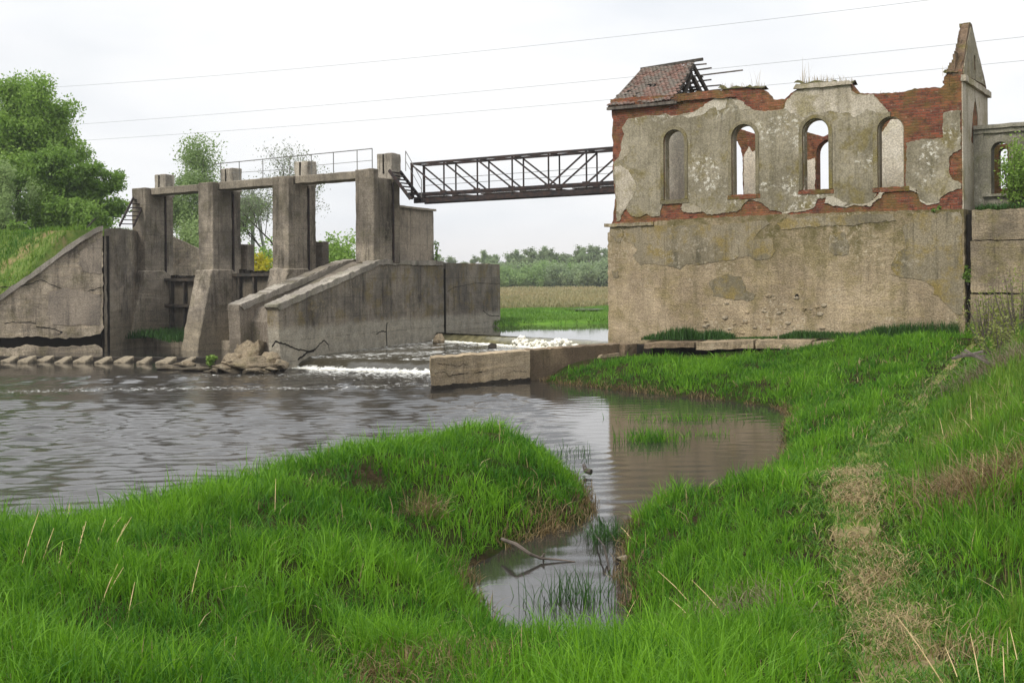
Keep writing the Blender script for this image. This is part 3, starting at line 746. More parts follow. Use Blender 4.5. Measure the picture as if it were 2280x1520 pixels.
# ------------------------------------------------------------------ the sluice dam
def build_dam():
    # piers
    labs = ['concrete sluice pier beside the sloping left wing wall, steel stair leaning on it', 'concrete sluice pier with flared foot, second from the left wing wall',
            'concrete sluice pier whose foot is hidden behind the sloping divide wall', 'broad concrete pier standing on top of the divide wall, beside the footbridge']
    for q in range(4):
        kx = 3 - q                                          # q = 0 is the leftmost pier
        X = -BAY * kx; wd = 1.03
        root = empty('sluice_pier', DAM); tag(root, labs[q], 'pier', 'piers of the sluice dam')
        zb = -.4 if q < 3 else 3.9
        m = MB().box(X, X + wd, 0, .34, zb, ZP).box(X + .004, X + wd - .004, .34, 1.16, zb, ZP - .36)
        m.done('shaft', M_PIER, root, bevel=.03, rough=.022, cuts=.28, seed=q)
        m = MB().box(X + .16, X + wd - .16, 1.16, 1.30, zb, ZP - .37)
        m.done('gate_groove', M_CRACK, root)
        m = MB().box(X + .04, X + wd - .04, 1.30, 1.72, zb, ZP - .36)
        m.done('rear_shaft', M_PIER, root, bevel=.02, rough=.02, cuts=.3, seed=q + 4)
        zt = EYE + (8.56 - EYE)
        m = MB().box(X + .08, X + wd - .12, 1.28, 1.90, ZP - .365, zt)
        tw = m.done('hoist_block', M_TOWER, root, bevel=.03, rough=.03, cuts=.16, seed=q + 9)
        m = MB().box(X + .42, X + .5, 1.262, 1.3, ZP - .1, zt - .04); m.done('slot', M_CRACK, tw)
        m = MB().bar((X + wd + .012, 1.23, zb), (X + wd + .012, 1.23, ZP - .5), .05, .05, (0, 1, 0)); m.done('guide_rail', M_STEEL, root)
        if q < 3:
            f = MB().prism_yz([(-1.12, -.4), (1.72, -.4), (1.72, 3.4), (1.1, 3.72), (-.03, 3.74), (-.13, 3.70)], X - .06, X + wd + .06)
            f.done('footing', M_PIER, root, bevel=.04, rough=.045, cuts=.24, seed=q + 20)
    # deck
    root = empty('sluice_deck', DAM); tag(root, 'narrow concrete walkway deck running across the sluice piers', 'walkway')
    for q in range(3):
        m = MB().box(-BAY * (3 - q) + (.45 if q == 0 else 1.06), -BAY * (2 - q) + (-.01 if q == 2 else 0.98), .36, 1.26, ZP - .345, ZP - .005 + .02 * (q == 1))
        m.done('deck_span', M_DECK, root, bevel=.025, rough=.02, cuts=.3, seed=q + 30)
    # railing on the upstream side
    root = empty('walkway_railing', DAM); tag(root, 'thin steel railing along the top of the sluice deck', 'railing')
    y = 1.2; zt = ZP + 1.0
    m = MB().tube([(-BAY * 2 - .25, y, zt), (-.1, y, zt)], .022, 6); m.done('top_rail', M_RAIL, root)
    m = MB().tube([(-BAY * 1 + .8, y, zt - .5), (-.1, y, zt - .5)], .012, 6).tube([(-BAY * 2 + .9, y, zt - .5), (-BAY - .1, y, zt - .56)], .012, 6); m.done('mid_rail', M_RAIL, root)
    for x in [-BAY * 2 + .2, -BAY * 2 + 1.5, -BAY * 2 + 3.1, -BAY - .1, -BAY + 1.25, -BAY + 2.6, -BAY + 4.0, -.1]:
        MB().tube([(x, y, ZP - .02), (x, y, zt)], .02, 6).done('rail_post', M_RAIL, root)
    # gates between the piers
    for q, (za, lab) in enumerate(((3.35, 'dark steel sluice gate between the two left piers, above the grassy sill'), (3.55, 'dark steel sluice gate between the two middle piers, yellow bush above it'), (3.5, 'dark steel sluice gate hidden low behind the divide wall'))):
        if q == 2: continue
        root = empty('sluice_gate', DAM); tag(root, lab, 'gate', 'sluice gates')
        xa, xb = -BAY * (3 - q) + 1.03, -BAY * (2 - q)
        MB().box(xa + .02, xb - .02, 1.32, 1.4, -.3, za).done('gate_leaf', M_GATE2, root, rough=.02, cuts=.4)
        m = MB()
        for z in (za - .08, za - 1.35, za - 2.5): m.box(xa + .01, xb - .01, 1.06, 1.315, z - .07, z + .07)
        m.done('gate_beam', M_GATE, root)
        m = MB()
        for x in np.linspace(xa + .45, xb - .5, 4): m.box(x - .05, x + .05, 1.12, 1.32, .5, za - .16)
        m.done('gate_rib', M_GATE, root)
        m = MB()
        for i in range(9):
            x = xa + .3 + i * .42; m.box(x, x + .3, 1.28, 1.5, za + .0, za + .08 + .1 * random.random())
        m.done('gate_crest', M_CRACK, root, rough=.03, cuts=.15)
        MB().box(xa - .05, xb + .05, .4, 1.3, -.5, .42).done('gate_sill', M_WING, root, rough=.04, cuts=.25)
    # small upright slabs standing upstream of two piers
    for q in (1, 2):
        X = -BAY * (3 - q)
        s = MB().box(X + .1, X + .95, 2.15, 2.6, 1.0, 4.95)
        o = s.done('guide_slab', M_PIER, None, bevel=.02, rough=.02, cuts=.25, seed=q)
        o.location = (DAM.o[0], DAM.o[1], 0); o.rotation_euler = (0, 0, DAM.rot)
        tag(o, ('low concrete upright slab behind the second pier from the left', 'low concrete upright slab behind the third pier, above the sloping coping')[q - 1], 'slab', 'upright slabs behind the piers')
    # upstream wing seen between the two left piers
    X = -BAY * 3
    w = empty('upstream_wing_wall', DAM); tag(w, 'mossy concrete wall sloping down behind the leftmost pier', 'wall')
    MB().prism_yz([(1.9, -.2), (9.5, -.2), (9.5, 3.2), (8.0, 3.4), (1.9, 5.55)], X - .1, X + .5).done('wall_body', M_WING, w, bevel=.04, rough=.04, cuts=.4, seed=6)
    # divide wall (thick training wall below pier 4)
    root = empty('divide_wall', DIV); tag(root, 'long stained concrete divide wall with sloping copings, cracked along its pale foot', 'wall')
    xs = 7.05; zn = 2.30; zt = 3.98; xg = DIVX(990)
    xe = 19.3
    body = [(0.25, -.4), (xg - .1, -.4), (xg - .1, zt), (xs, zt), (0, zn), (.05, 1.2)]
    link('wall_face', slab_mesh('wall_face', rough_line(body, .16, .03, 7), [], .0, .48), M_DIVIDE, root)
    far = [(xg + .12, -.4), (xe, -.4), (xe, 3.2), (xe - .05, zt - .04), (xg + .12, zt - .03)]
    link('wall_face', slab_mesh('wall_face', rough_line(far, .16, .03, 8), [], .0, 2.2), M_DIVIDE, root)
    backp = [(0.1, -.4), (xg - .12, -.4), (xg - .12, zt), (xs - .2, zt), (-.2, zn + .02), (-.1, 1.1)]
    link('wall_face', slab_mesh('wall_face', rough_line(backp, .16, .03, 9), [], 1.55, 2.05), M_DIVIDE2, root)
    fill = [(.5, -.4), (xg - .2, -.4), (xg - .2, zt - .02), (xs + .3, zt - .02), (.9, zn - .12), (.55, zn - .6)]
    link('wall_core', slab_mesh('wall_core', fill, [], .44, 1.6), M_DIVIDE2, root)
    for y0, y1, dz in ((-.05, .52, 0), (1.5, 2.1, .02)):    # copings
        c = [(-.12, zn - .06 + dz), (.05, zn - .16 + dz), (xs + .1, zt - .15), (xg - .2, zt - .15), (xg - .2, zt + .035), (xs, zt + .035), (-.1, zn + .04 + dz)]
        link('coping', slab_mesh('coping', rough_line(c, .12, .045, 12), [], y0, y1), M_COPING, root)
    MB().box(xg - .25, xg + .25, .12, 2.0, -.3, zt - .1).done('joint', M_CRACK, root)
    MB().tube([(xg - .02, .02, .6), (xg - .02, .02, zt - .3)], .07, 7).done('joint_pipe', M_CRACK, root)
    dv = lambda pts: [DIV_front(p[0], p[1]) for p in pts]
    for i, (pts, wd) in enumerate((([(607, 772), (614, 760), (632, 765), (660, 777), (690, 782), (702, 778), (712, 765), (722, 757), (731, 768), (733, 780)], .05),
                      ([(861, 774), (861, 760), (860, 738), (862, 718)], .05), ([(861, 738), (850, 737), (838, 744)], .04), ([(663, 800), (684, 785), (700, 778)], .08),
                      ([(1075, 692), (1090, 702), (1112, 703)], .03), ([(996, 650), (1010, 640), (1060, 630), (1112, 632)], .02))):
        P = rough_line(dv(pts), .08, .03, 60 + i, False)
        ring = [(x, z + wd * (.4 + .6 * abs(fbm1(x * 4, i)))) for x, z in P][::-1] + [(x, z - wd * (.4 + .6 * abs(fbm1(x * 3 + 5, i)))) for x, z in P]
        if abs(pts[0][0] - pts[-1][0]) < 8: ring = [(x + wd * .6, z) for x, z in P][::-1] + [(x - wd * .6, z) for x, z in P]
        link('crack', slab_mesh('crack', ring, [], -.006, .03), M_CRACK, root)
    # landing block under the footbridge
    bk = empty('bridge_abutment', DIV); tag(bk, 'square concrete abutment block on the divide wall, carrying the left end of the footbridge', 'abutment')
    xa, xb = DIVX(888, .25), DIVX(967, .25)
    MB().box(xa, xb, .25, 2.1, 3.93, 6.30).done('block', M_PIER2, bk, bevel=.03, rough=.02, cuts=.3, seed=3)
    MB().box(xa - .06, xb + .08, .15, 2.15, 6.305, 6.40).done('cap', M_DECK, bk, rough=.02, cuts=.3, seed=4)

def DIVX(px, y=0.0): return DIV.front(px, 600, -y if False else y)[0]
def DIV_front(px, py): return DIV.front(px, py, 0.0)
M_TOWER = concrete('tower_concrete', (0.4636, 0.4171, 0.3474), (0.2608, 0.2309, 0.1903), stain=(.06, .052, .04), stain_amt=.9, seed=17, streak=.8)
M_PIER2 = concrete('abutment_concrete', (0.3911, 0.3276, 0.2565), (0.2391, 0.2039, 0.1655), stain=(.06, .051, .04), board=.25, seed=18, streak=.7)
M_DIVIDE2 = concrete('divide_inner_concrete', (0.2464, 0.2088, 0.1657), (0.1294, 0.1114, 0.0883), stain=(.045, .038, .03), moss=(.12, .115, .055), seed=19)
M_COPING = concrete('coping_concrete', (0.3752, 0.3385, 0.286), (0.2199, 0.1963, 0.167), stain=(.07, .062, .048), moss=(.14, .14, .07), moss_amt=.4, seed=20)
M_GATE2 = concrete('gate_plate', (.16, .135, .1), (.08, .07, .055), stain=(.03, .027, .023), seed=21)

# wing wall of the left bank
WING = Frame(at_z(0, 790, .0).x, at_z(0, 790, .0).y, at_z(228, 783, 0).x - at_z(0, 790, 0).x, at_z(228, 783, 0).y - at_z(0, 790, 0).y)
def build_wing():
    root = empty('wing_wall', WING); tag(root, 'sloping concrete wing wall of the left bank, undercut and cracked at the waterline', 'wall')
    fr = lambda pts: [WING.front(*p) for p in pts]
    up = fr([(0, 752), (30, 752), (60, 748), (105, 750), (140, 754), (170, 752), (200, 748), (222, 742), (229, 735), (229, 509), (222, 509), (180, 532), (150, 552), (110, 583), (70, 612), (0, 660)])
    x0 = up[0][0]
    up += [(x0 - 6.5, up[-1][1] - 4.4), (x0 - 7, .9), (x0 - 3, 1.0)]
    link('wall_face', slab_mesh('wall_face', rough_line(up, .14, .07, 3), [], 0, .9), M_WING, root)
    cop = fr([(229, 514), (222, 515), (180, 540), (150, 560), (110, 591), (70, 620), (0, 670)])
    cop2 = fr([(0, 656), (70, 607), (110, 578), (150, 547), (180, 527), (222, 503), (229, 503)])
    cx = [(x0 - 6.6, up[-3][1] - .1), (x0 - 6.6, up[-3][1] + .15)]
    link('coping', slab_mesh('coping', rough_line(cop + cx + cop2, .2, .03, 4), [], -.14, .8), M_COPING, root)
    low = fr([(-40, 806), (60, 800), (229, 792), (228, 775), (212, 768), (160, 770), (120, 774), (60, 768), (30, 776), (-40, 770)])
    link('ledge', slab_mesh('ledge', rough_line(low, .12, .06, 5), [], -.18, .9), M_WING, root)
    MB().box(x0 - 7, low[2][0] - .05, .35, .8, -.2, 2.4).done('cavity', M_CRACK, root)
    for i, p in enumerate(([(0, 640), (60, 635), (90, 622), (130, 640), (180, 652), (226, 640)], [(80, 728), (110, 730), (140, 738), (128, 745)], [(10, 720), (40, 716), (80, 720)], [(115, 600), (125, 640), (115, 700)])):
        P = rough_line(fr(p), .1, .05, 66 + i, False)
        ring = [(x, z + .035 * (.3 + abs(fbm1(x * 3, i)))) for x, z in P][::-1] + [(x, z - .035 * (.3 + abs(fbm1(x * 3 + 5, i)))) for x, z in P]
        if abs(p[0][0] - p[-1][0]) < 12: continue
        link('crack', slab_mesh('crack', ring, [], -.006, .03), M_CRACK, root)
    for i, p in enumerate(([(110, 650), (140, 640), (222, 655), (224, 725), (120, 722), (105, 700)], [(178, 560), (225, 530), (226, 610), (190, 606), (176, 590)])):
        link('render_patch', slab_mesh('render_patch', rough_line(fr(p), .1, .05, 26 + i), [], -.02, .02), M_PIER2, root)
    MB().box(WING.front(229, 640)[0] - .06, WING.front(229, 640)[0] + .3, .2, 1.0, -.4, 5.3).done('joint', M_CRACK, root)
    # curved return wall up to the first pier
    a = WING.w(WING.front(229, 640)[0] + .06, 0); b = DAM.w(-BAY * 3 - .02, .55)
    r2 = empty('return_wall'); tag(r2, 'upright curved concrete wall between the wing wall and the leftmost pier', 'wall')
    n = 8; pts = []
    for i in range(n + 1):
        t = i / n; p = a.lerp(b, t) + Vector((.35, -.5, 0)) * math.sin(PI * t) * .4; pts.append((p.x, p.y))
    pts2 = [(x - .3, y + 1.2) for x, y in pts[::-1]]
    top = [5.62 + .1 * math.sin(i / n * PI) for i in range(n + 1)]
    MB().plan(pts + pts2, -.4, top + top[::-1]).done('wall_face', M_PIER, r2, rough=.03, cuts=.3, seed=2)
    # steel stair up to the first pier
    st = empty('steel_stair'); tag(st, 'small dark steel stair leaning against the left side of the leftmost pier', 'stair')
    A = at_d(266, 503, 52.6); B = at_d(297, 440, 54.3)
    off = Vector((.52, .42, 0))
    for o in (Vector((0, 0, 0)), off): MB().bar(A + o, B + o, .05, .12).done('stringer', M_STEEL, st)
    for i in range(7):
        p = A.lerp(B, (i + .5) / 7); MB().bar(p + off * .02, p + off * .98, .2, .04).done('tread', M_STEEL, st)

# footbridge
def build_bridge():
    root = empty('truss_footbridge'); tag(root, 'dark rusty steel truss footbridge spanning from the dam to the ruin', 'bridge')
    A = at_d(967, 458, 46.5); B = at_d(1362, 437, 41.9)
    u = (B - A); u.z = 0; Ln = u.length; u.normalize(); n = Vector((-u.y, u.x, 0))
    zb = 6.42; P = lambda s, y, z: A + u * s + n * y + Vector((0, 0, z - A.z))
    def s_at(px):
        a, _ = ray(px, 400); return ((a * A.y - A.x) / (u.x - a * u.y))
    posts = [s_at(p) for p in (917, 992, 1067, 1144.5, 1223, 1306)]
    pitch = (posts[-1] - posts[0]) / 5
    posts = [posts[0] + pitch * i for i in range(8)]
    s0, s1 = posts[0], posts[-1]
    for q in np.linspace(s0, s1, 400):
        if RU.loc(*(A + u * q + n * .4).xy)[0] > .06: s1 = q; break
    zl, zt = zb + .42, zb + 1.72
    posts = [s for s in posts if s < s1 - .1]
    nxt = posts + [s1]
    for y in (0, .85):
        MB().bar(P(s0 - .05, y, zt), P(s1, y, zt), .08, .09).done('top_chord', M_STEEL, root)
        MB().bar(P(s0 - .05, y, zl), P(s1, y, zl), .08, .09).done('bottom_chord', M_STEEL, root)
        for i, s in enumerate(posts):
            MB().bar(P(s, y, zb + .2), P(s, y, zt - .05), .08 if i == 0 else .05, .08 if i == 0 else .05, u).done('post', M_STEEL, root)
            g = MB().bar(P(s - .16, y - .055, zl - .02), P(s + .16, y - .055, zl - .02), .012, .2); g.done('gusset', M_STEEL, root)
            if i < 4: MB().bar(P(s, y, zt - .05), P(nxt[i + 1], y, zl), .05, .06).done('diagonal', M_STEEL, root)
            else: MB().bar(P(s, y, zl), P(nxt[i + 1], y, zt - .05 - (.5 if i == len(posts) - 1 else 0)), .05, .06).done('diagonal', M_STEEL, root)
    m = MB()
    for s in posts: m.bar(P(s, 0, zt), P(s, .85, zt), .05, .06)
    for i in range(len(posts)): m.bar(P(posts[i], 0, zt), P(nxt[i + 1], .85, zt), .03, .03)
    m.done('top_bracing', M_STEEL, root)
    m = MB()
    for y in (0.05, .80): m.bar(P(s0 + .1, y, zb + .13), P(s1, y, zb + .13), .12, .2)
    m.done('floor_beam', M_STEEL, root)
    m = MB()
    for i in range(int((s1 - s0) / .24)):
        if random.random() < .3: continue
        s = s0 + .1 + i * .24; m.bar(P(s, -.04, zb + .265), P(s, .9, zb + .265), .2, .035)
    m.done('deck_planks', M_DARKWOOD, root)
    m = MB()
    for z in (zl + .42, zl + .68): m.tube([P(s0, .80, z), P(s1, .80, z)], .011, 5)
    m.done('handrail', M_RAIL, root)
    # stair from the deck down to the footbridge
    st = empty('open_stair'); tag(st, 'steel open tread stair descending from the tall pier to the footbridge', 'stair')
    T = at_d(866, 379, 46.2); Bt = at_d(914, 443, 45.6)
    off = n * .75
    for o in (Vector((0, 0, 0)), off): MB().bar(T + o, Bt + o, .05, .13).done('stringer', M_STEEL, st)
    for i in range(8):
        p = T.lerp(Bt, (i + .5) / 8); MB().bar(p + off * .02, p + off * .98, .2, .035).done('tread', M_STEEL, st)
    h = Vector((0, 0, .85))
    MB().tube([T + off + h + u * .3, Bt + off + h], .016, 6).tube([T + off + h * .5 + u * .3, Bt + off + h * .5], .012, 6).tube([Bt + off, Bt + off + h], .018, 6).tube([T + off + u * .3, T + off + h + u * .3], .018, 6).done('handrail', M_RAIL, st)

# spur wall and apron slabs in front of the ruin
def build_spur():
    a = at_z(960, 797, .94); b = at_z(1388, 765, .96)
    fr = Frame(a.x, a.y, b.x - a.x, b.y - a.y); L = (b - a).length
    root = empty('spur_wall', fr); tag(root, 'pale low concrete spur wall jutting into the river in front of the ruin', 'wall')
    split = fr.front(1178, 800)[0]
    def sheared(front_pts, y0, th, name, m, seed):
        # wall piece whose ends are cut along the river, not square to the face
        me = slab_mesh(name, front_pts, [], y0, y0 + th)
        sh = .78
        for v in me.vertices: v.co.x += (v.co.y - y0) * sh
        return link(name, me, m, root)
    e1 = rough_line([(0, -.5), (split, -.5), (split + .05, .95), (split * .5, .945), (.0, .935), (-.03, .5), (.03, .12)], .1, .028, 4)
    sheared(e1, 0, .8, 'wall_body', M_SPUR, 1)
    e2 = rough_line([(split + .06, -.5), (L, -.5), (L, .955), (split + .06, .945)], .1, .025, 5)
    sheared(e2, .14, .68, 'wall_body', M_SPUR2, 2)
    for i, p in enumerate(([(972, 808), (985, 812), (1003, 811), (1015, 816), (1034, 810), (1042, 812)], [(968, 832), (990, 830), (1000, 836), (1022, 833), (1042, 829)], [(1056, 831), (1068, 827), (1086, 824)], [(1128, 829), (1146, 826), (1172, 827)])):
        P = rough_line([fr.front(*q) for q in p], .04, .035, 70 + i, False)
        ring = [(x, z + .022 * abs(fbm1(x * 5, i))) for x, z in P][::-1] + [(x, z - .035 * abs(fbm1(x * 5 + 5, i))) for x, z in P]
        link('crack', slab_mesh('crack', ring, [], -.006, .03), M_CRACK, root)
    wl = rough_line([(-.03, -.4), (split + .02, -.4), (split + .02, .1), (split * .7, .13), (split * .4, .1), (split * .2, .14), (-.03, .12)], .07, .04, 44)
    sheared(wl, -.035, .4, 'wet_foot', M_WETFOOT, 3)
    l = rough_line([(fr.front(1330, 790)[0], .3), (L - .2, .3), (L - .2, .66), (fr.front(1340, 790)[0], .62)], .1, .04, 6)
    link('fallen_slab', slab_mesh('fallen_slab', l, [], .02, .3), M_SPUR, root)
    MB().box(L - .05, L + .55, -.12, .9, -.3, .93).done('end_block', M_SPUR2, root, rough=.04, cuts=.15, seed=6)
    # apron of broken slabs along the plinth foot
    pts = [(1432, 765, .99, 37.0), (1548, 762, 1.05, 36.2), (1680, 758, 1.10, 35.3), (1808, 758, 1.17, 34.3), (1892, 760, 1.24, 33.5), (2010, 755, 1.3, 32.6), (2110, 750, 1.36, 31.9)]
    labs = ['dark hollow concrete slab of the apron beside the spur wall', 'pale concrete apron slab, left of the cracked middle ones', 'long brown concrete apron slab over a dark gap', 'short pale apron slab lying lowest in the row', 'mossy dark apron slab near the right end of the plinth', 'apron slab almost sunk in grass at the right end of the plinth']
    for i in range(6):
        p0 = at_d(pts[i][0] + 2, pts[i][1], pts[i][3]); p1 = at_d(pts[i + 1][0] - 2, pts[i + 1][1], pts[i + 1][3])
        u = (p1 - p0); u.z = 0; u.normalize(); nn = Vector((-u.y, u.x, 0))
        th = (.16, .26, .26, .2, .22, .2)[i]
        q = [p0, p1, p1 + nn * 1.6, p0 + nn * 1.6]
        z = [p0.z - .03 * (i == 3), p1.z, p1.z + .03, p0.z + .02]
        o = MB().plan([(v.x, v.y) for v in q], [a_ - th for a_ in z], z).done('apron_slab', M_SPUR2 if i in (0, 4, 5) else M_SPUR, None, rough=.035, cuts=.16, seed=10 + i)
        tag(o, labs[i], 'slab', 'apron slabs at the foot of the ruin')
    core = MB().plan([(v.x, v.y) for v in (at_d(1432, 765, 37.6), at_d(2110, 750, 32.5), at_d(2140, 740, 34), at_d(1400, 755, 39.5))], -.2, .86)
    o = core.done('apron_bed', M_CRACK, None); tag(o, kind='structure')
M_SPUR2 = concrete('dark_spur_concrete', (0.297, 0.2195, 0.143), (0.162, 0.1197, 0.0806), stain=(.055, .043, .032), moss=(.1, .085, .04), moss_amt=.4, pits=1.4, seed=22)
M_WETFOOT = concrete('wet_concrete', (.05, .042, .032), (.025, .021, .017), stain=(.02, .018, .015), seed=23)

def rock(name, c, r, seed, m=None, sub=3, parent=None, flat=.6):
    """broken piece: hull of random points, chipped and roughened"""
    rg = random.Random(seed * 17 + 3); b = bmesh.new()
    for i in range(15):
        v = Vector((rg.gauss(0, 1), rg.gauss(0, 1), rg.gauss(0, 1))).normalized() * rg.uniform(.85, 1.12); b.verts.new(v)
    h = bmesh.ops.convex_hull(b, input=b.verts); bmesh.ops.delete(b, geom=[g for g in h['geom_interior'] if isinstance(g, bmesh.types.BMVert)], context='VERTS')
    bmesh.ops.bevel(b, geom=list(b.edges), offset=.07, segments=1, affect='EDGES', clamp_overlap=True)
    for _ in range(sub - 1 if sub > 2 else 1): bmesh.ops.subdivide_edges(b, edges=[e for e in b.edges if e.calc_length() > .16], cuts=1, use_grid_fill=True)
    bmesh.ops.triangulate(b, faces=b.faces)
    for v in b.verts:
        n = v.co.copy(); k_ = 1 + .07 * mnoise.noise(n * 3 + Vector((seed * 3.1, 0, 0))) + .06 * mnoise.noise(n * 8 + Vector((seed, 3, 4)))
        v.co = Vector((n.x * r[0] * k_, n.y * r[1] * k_, n.z * r[2] * k_))
    bmesh.ops.recalc_face_normals(b, faces=b.faces)
    me = bpy.data.meshes.new(name); b.to_mesh(me); b.free()
    o = link(name, me, m or M_ROCK, parent); o.location = c
    return o

def build_rocks():
    # rubble at the nose of the divide wall
    root = empty('rubble_mound', loc=at_z(560, 806, 0)); tag(root, 'mound of eroded concrete rubble at the nose of the divide wall', 'rubble')
    L = root.location
    rr = random.Random(3)
    blk = [(552, 812, 38.8, 1.25, .9, .46), (508, 817, 38.5, .75, .6, .22), (596, 803, 38.8, .6, .6, .45), (558, 786, 39.5, .62, .6, .6), (592, 820, 38.2, .6, .4, .22), (522, 802, 39.2, .45, .5, .4), (480, 822, 38.6, .5, .4, .14), (580, 776, 39.6, .3, .45, .5), (622, 807, 38.5, .34, .45, .28), (537, 774, 39.8, .28, .35, .45), (565, 822, 38.0, .5, .35, .2)]
    blk += [(rr.uniform(475, 640), rr.uniform(800, 824), rr.uniform(38.0, 39.2), rr.uniform(.12, .3), rr.uniform(.12, .26), rr.uniform(.08, .2)) for _ in range(9)]
    for i, (px, py, d, rx, ry, rz) in enumerate(blk):
        p = at_d(px, py, d)
        rock('rubble_block', (p.x - L.x, p.y - L.y, p.z - .1), (rx, ry, rz), i + 3, M_ROCK, 4 if rx > .4 else 3, root)
    for i, (px, py, d, r, lab) in enumerate(((380, 818, 40.0, (.6, .35, .12), 'low flat brown rock at the waterline, farthest left of the rubble shoal'), (415, 812, 40.4, (.55, .3, .16), 'knobbly brown rock just left of the green shoal plant'),
                                             (440, 820, 39.3, (.7, .3, .12), 'flat wet rock in front of the rubble mound'), (605, 822, 38.0, (.3, .2, .12), 'small dark rock at the left end of the weir foam'), (978, 763, 47.6, (.3, .3, .42), 'brown boulder leaning at the joint of the divide wall'),
                                             (1097, 772, 44.0, (.22, .2, .2), 'small dark rock poking out of the rapids'))):
        p = at_d(px, py, d); o = rock('boulder', p, r, i + 20, M_ROCK if i != 5 else M_WETFOOT)
        tag(o, lab, 'rock', 'loose rocks in the river')
    # baffle stones
    for i, px in enumerate((22, 60, 99, 141, 185, 230, 276, 322, 370, 420)):
        p = at_z(px, 801 + (px - 200) * .008 + math.sin(i * 2.7), .11 + .02 * math.sin(i * 1.9))
        m = MB(); w, d = .25 + .05 * math.sin(i * 3.3), .34
        m.verts([(-w, -d, -.4), (w, -d, -.4), (w, d, -.4), (-w, d, -.4), (-w - .02, -d * .9, -.03), (w - .1, -d, -.06), (w, d, .14), (-w + .16, d, .12)], [(0, 3, 2, 1), (4, 5, 6, 7), (0, 1, 5, 4), (1, 2, 6, 5), (2, 3, 7, 6), (3, 0, 4, 7)])
        o = m.done('baffle_stone', M_STONE, None, bevel=.03, rough=.03, cuts=.13, seed=i)
        o.location = p; o.rotation_euler = (0, 0, -.05 + .06 * math.sin(i * 2.1))
        tag(o, 'squat wedge-topped concrete baffle stone in the row below the left sluice', 'baffle stone', 'row of baffle stones below the sluice')
    s = MB().bar(at_z(-60, 803, -.04) + Vector((0, .35, 0)), at_z(470, 806, -.04) + Vector((0, .35, 0)), .5, .3)
    o = s.done('baffle_sill', M_WETFOOT, None, rough=.03, cuts=.3); tag(o, 'dark submerged concrete sill carrying the baffle stones', 'sill')
# ------------------------------------------------------------------ near bank
GULLY = np.array([(-1.75, 8.6), (-1.35, 7.7), (-.85, 6.7), (-.5, 5.7), (-.2, 4.9), (.1, 4.2)])
SHORE = np.array([(1.3, 36.6), (1.0, 34.6), (1.15, 33.8), (2.0, 32.6), (2.9, 31.4), (4.4, 29.7), (5.7, 28.1), (6.5, 26.9), (6.35, 25.2), (5.7, 23.0), (4.9, 20.0), (4.1, 17.7), (3.15, 15.7), (2.3, 14.75), (1.72, 14.7), (1.42, 13.8), (1.2, 12.3), (1.08, 11.0), (.98, 9.9), (.75, 9.25), (.25, 9.35), (-.2, 10.1), (-.5, 11.2), (-.55, 12.2), (-.15, 13.1), (.4, 13.9), (.9, 14.5), (1.08, 15.5), (1.0, 17.0), (.7, 18.5), (.1, 19.6), (-.7, 19.5), (-1.7, 18.3), (-2.7, 17.0), (-3.5, 15.7), (-4.2, 14.5), (-4.6, 13.5), (-5.3, 13.0), (-6.5, 12.7), (-9, 11.9), (-14, 10.4), (-30, 6), (-30, -20), (60, -20), (60, 70), (9, 70), (4.2, 41.5), (2.6, 38.2)])
PATHL = np.array([(1.1, 1.0), (1.35, 3.0), (1.7, 4.8), (2.2, 6.2), (2.6, 7.6), (2.95, 9.0), (3.25, 10.4), (3.8, 12.4), (4.5, 14.6), (5.6, 17.2), (7.0, 20.0), (9.0, 23.6), (11.2, 27.4), (12.6, 30.0)])

def seg_dist(P, A, closed):
    B = np.roll(A, -1, 0) if closed else A[1:]
    A_ = A if closed else A[:-1]
    best = np.full(len(P), 1e9)
    for a, b in zip(A_, B):
        d = b - a; t = np.clip(((P - a) @ d) / (d @ d), 0, 1)
        q = a + t[:, None] * d
        best = np.minimum(best, np.hypot(P[:, 0] - q[:, 0], P[:, 1] - q[:, 1]))
    return best

def inside(P, A):
    x, y = P[:, 0], P[:, 1]; r = np.zeros(len(P), bool)
    for a, b in zip(A, np.roll(A, -1, 0)):
        c = (a[1] > y) != (b[1] > y)
        with np.errstate(divide='ignore', invalid='ignore'):
            xi = (b[0] - a[0]) * (y - a[1]) / (b[1] - a[1]) + a[0]
        r ^= c & (x < xi)
    return r

def sstep(x, a, b):
    t = np.clip((x - a) / (b - a), 0, 1); return t * t * (3 - 2 * t)

_R = np.random.default_rng(3)
_K = [(np.array([math.cos(a), math.sin(a)]) * f, p) for f, a, p in zip(_R.uniform(.4, 3.2, 24), _R.uniform(0, 6.28, 24), _R.uniform(0, 6.28, 24))]
def lump(P, s=1.0):
    v = np.zeros(len(P))
    for k, p in _K: v += np.sin(P @ (k * s) * 1.6 + p) / (.6 + np.hypot(*k))
    return v / 6.0

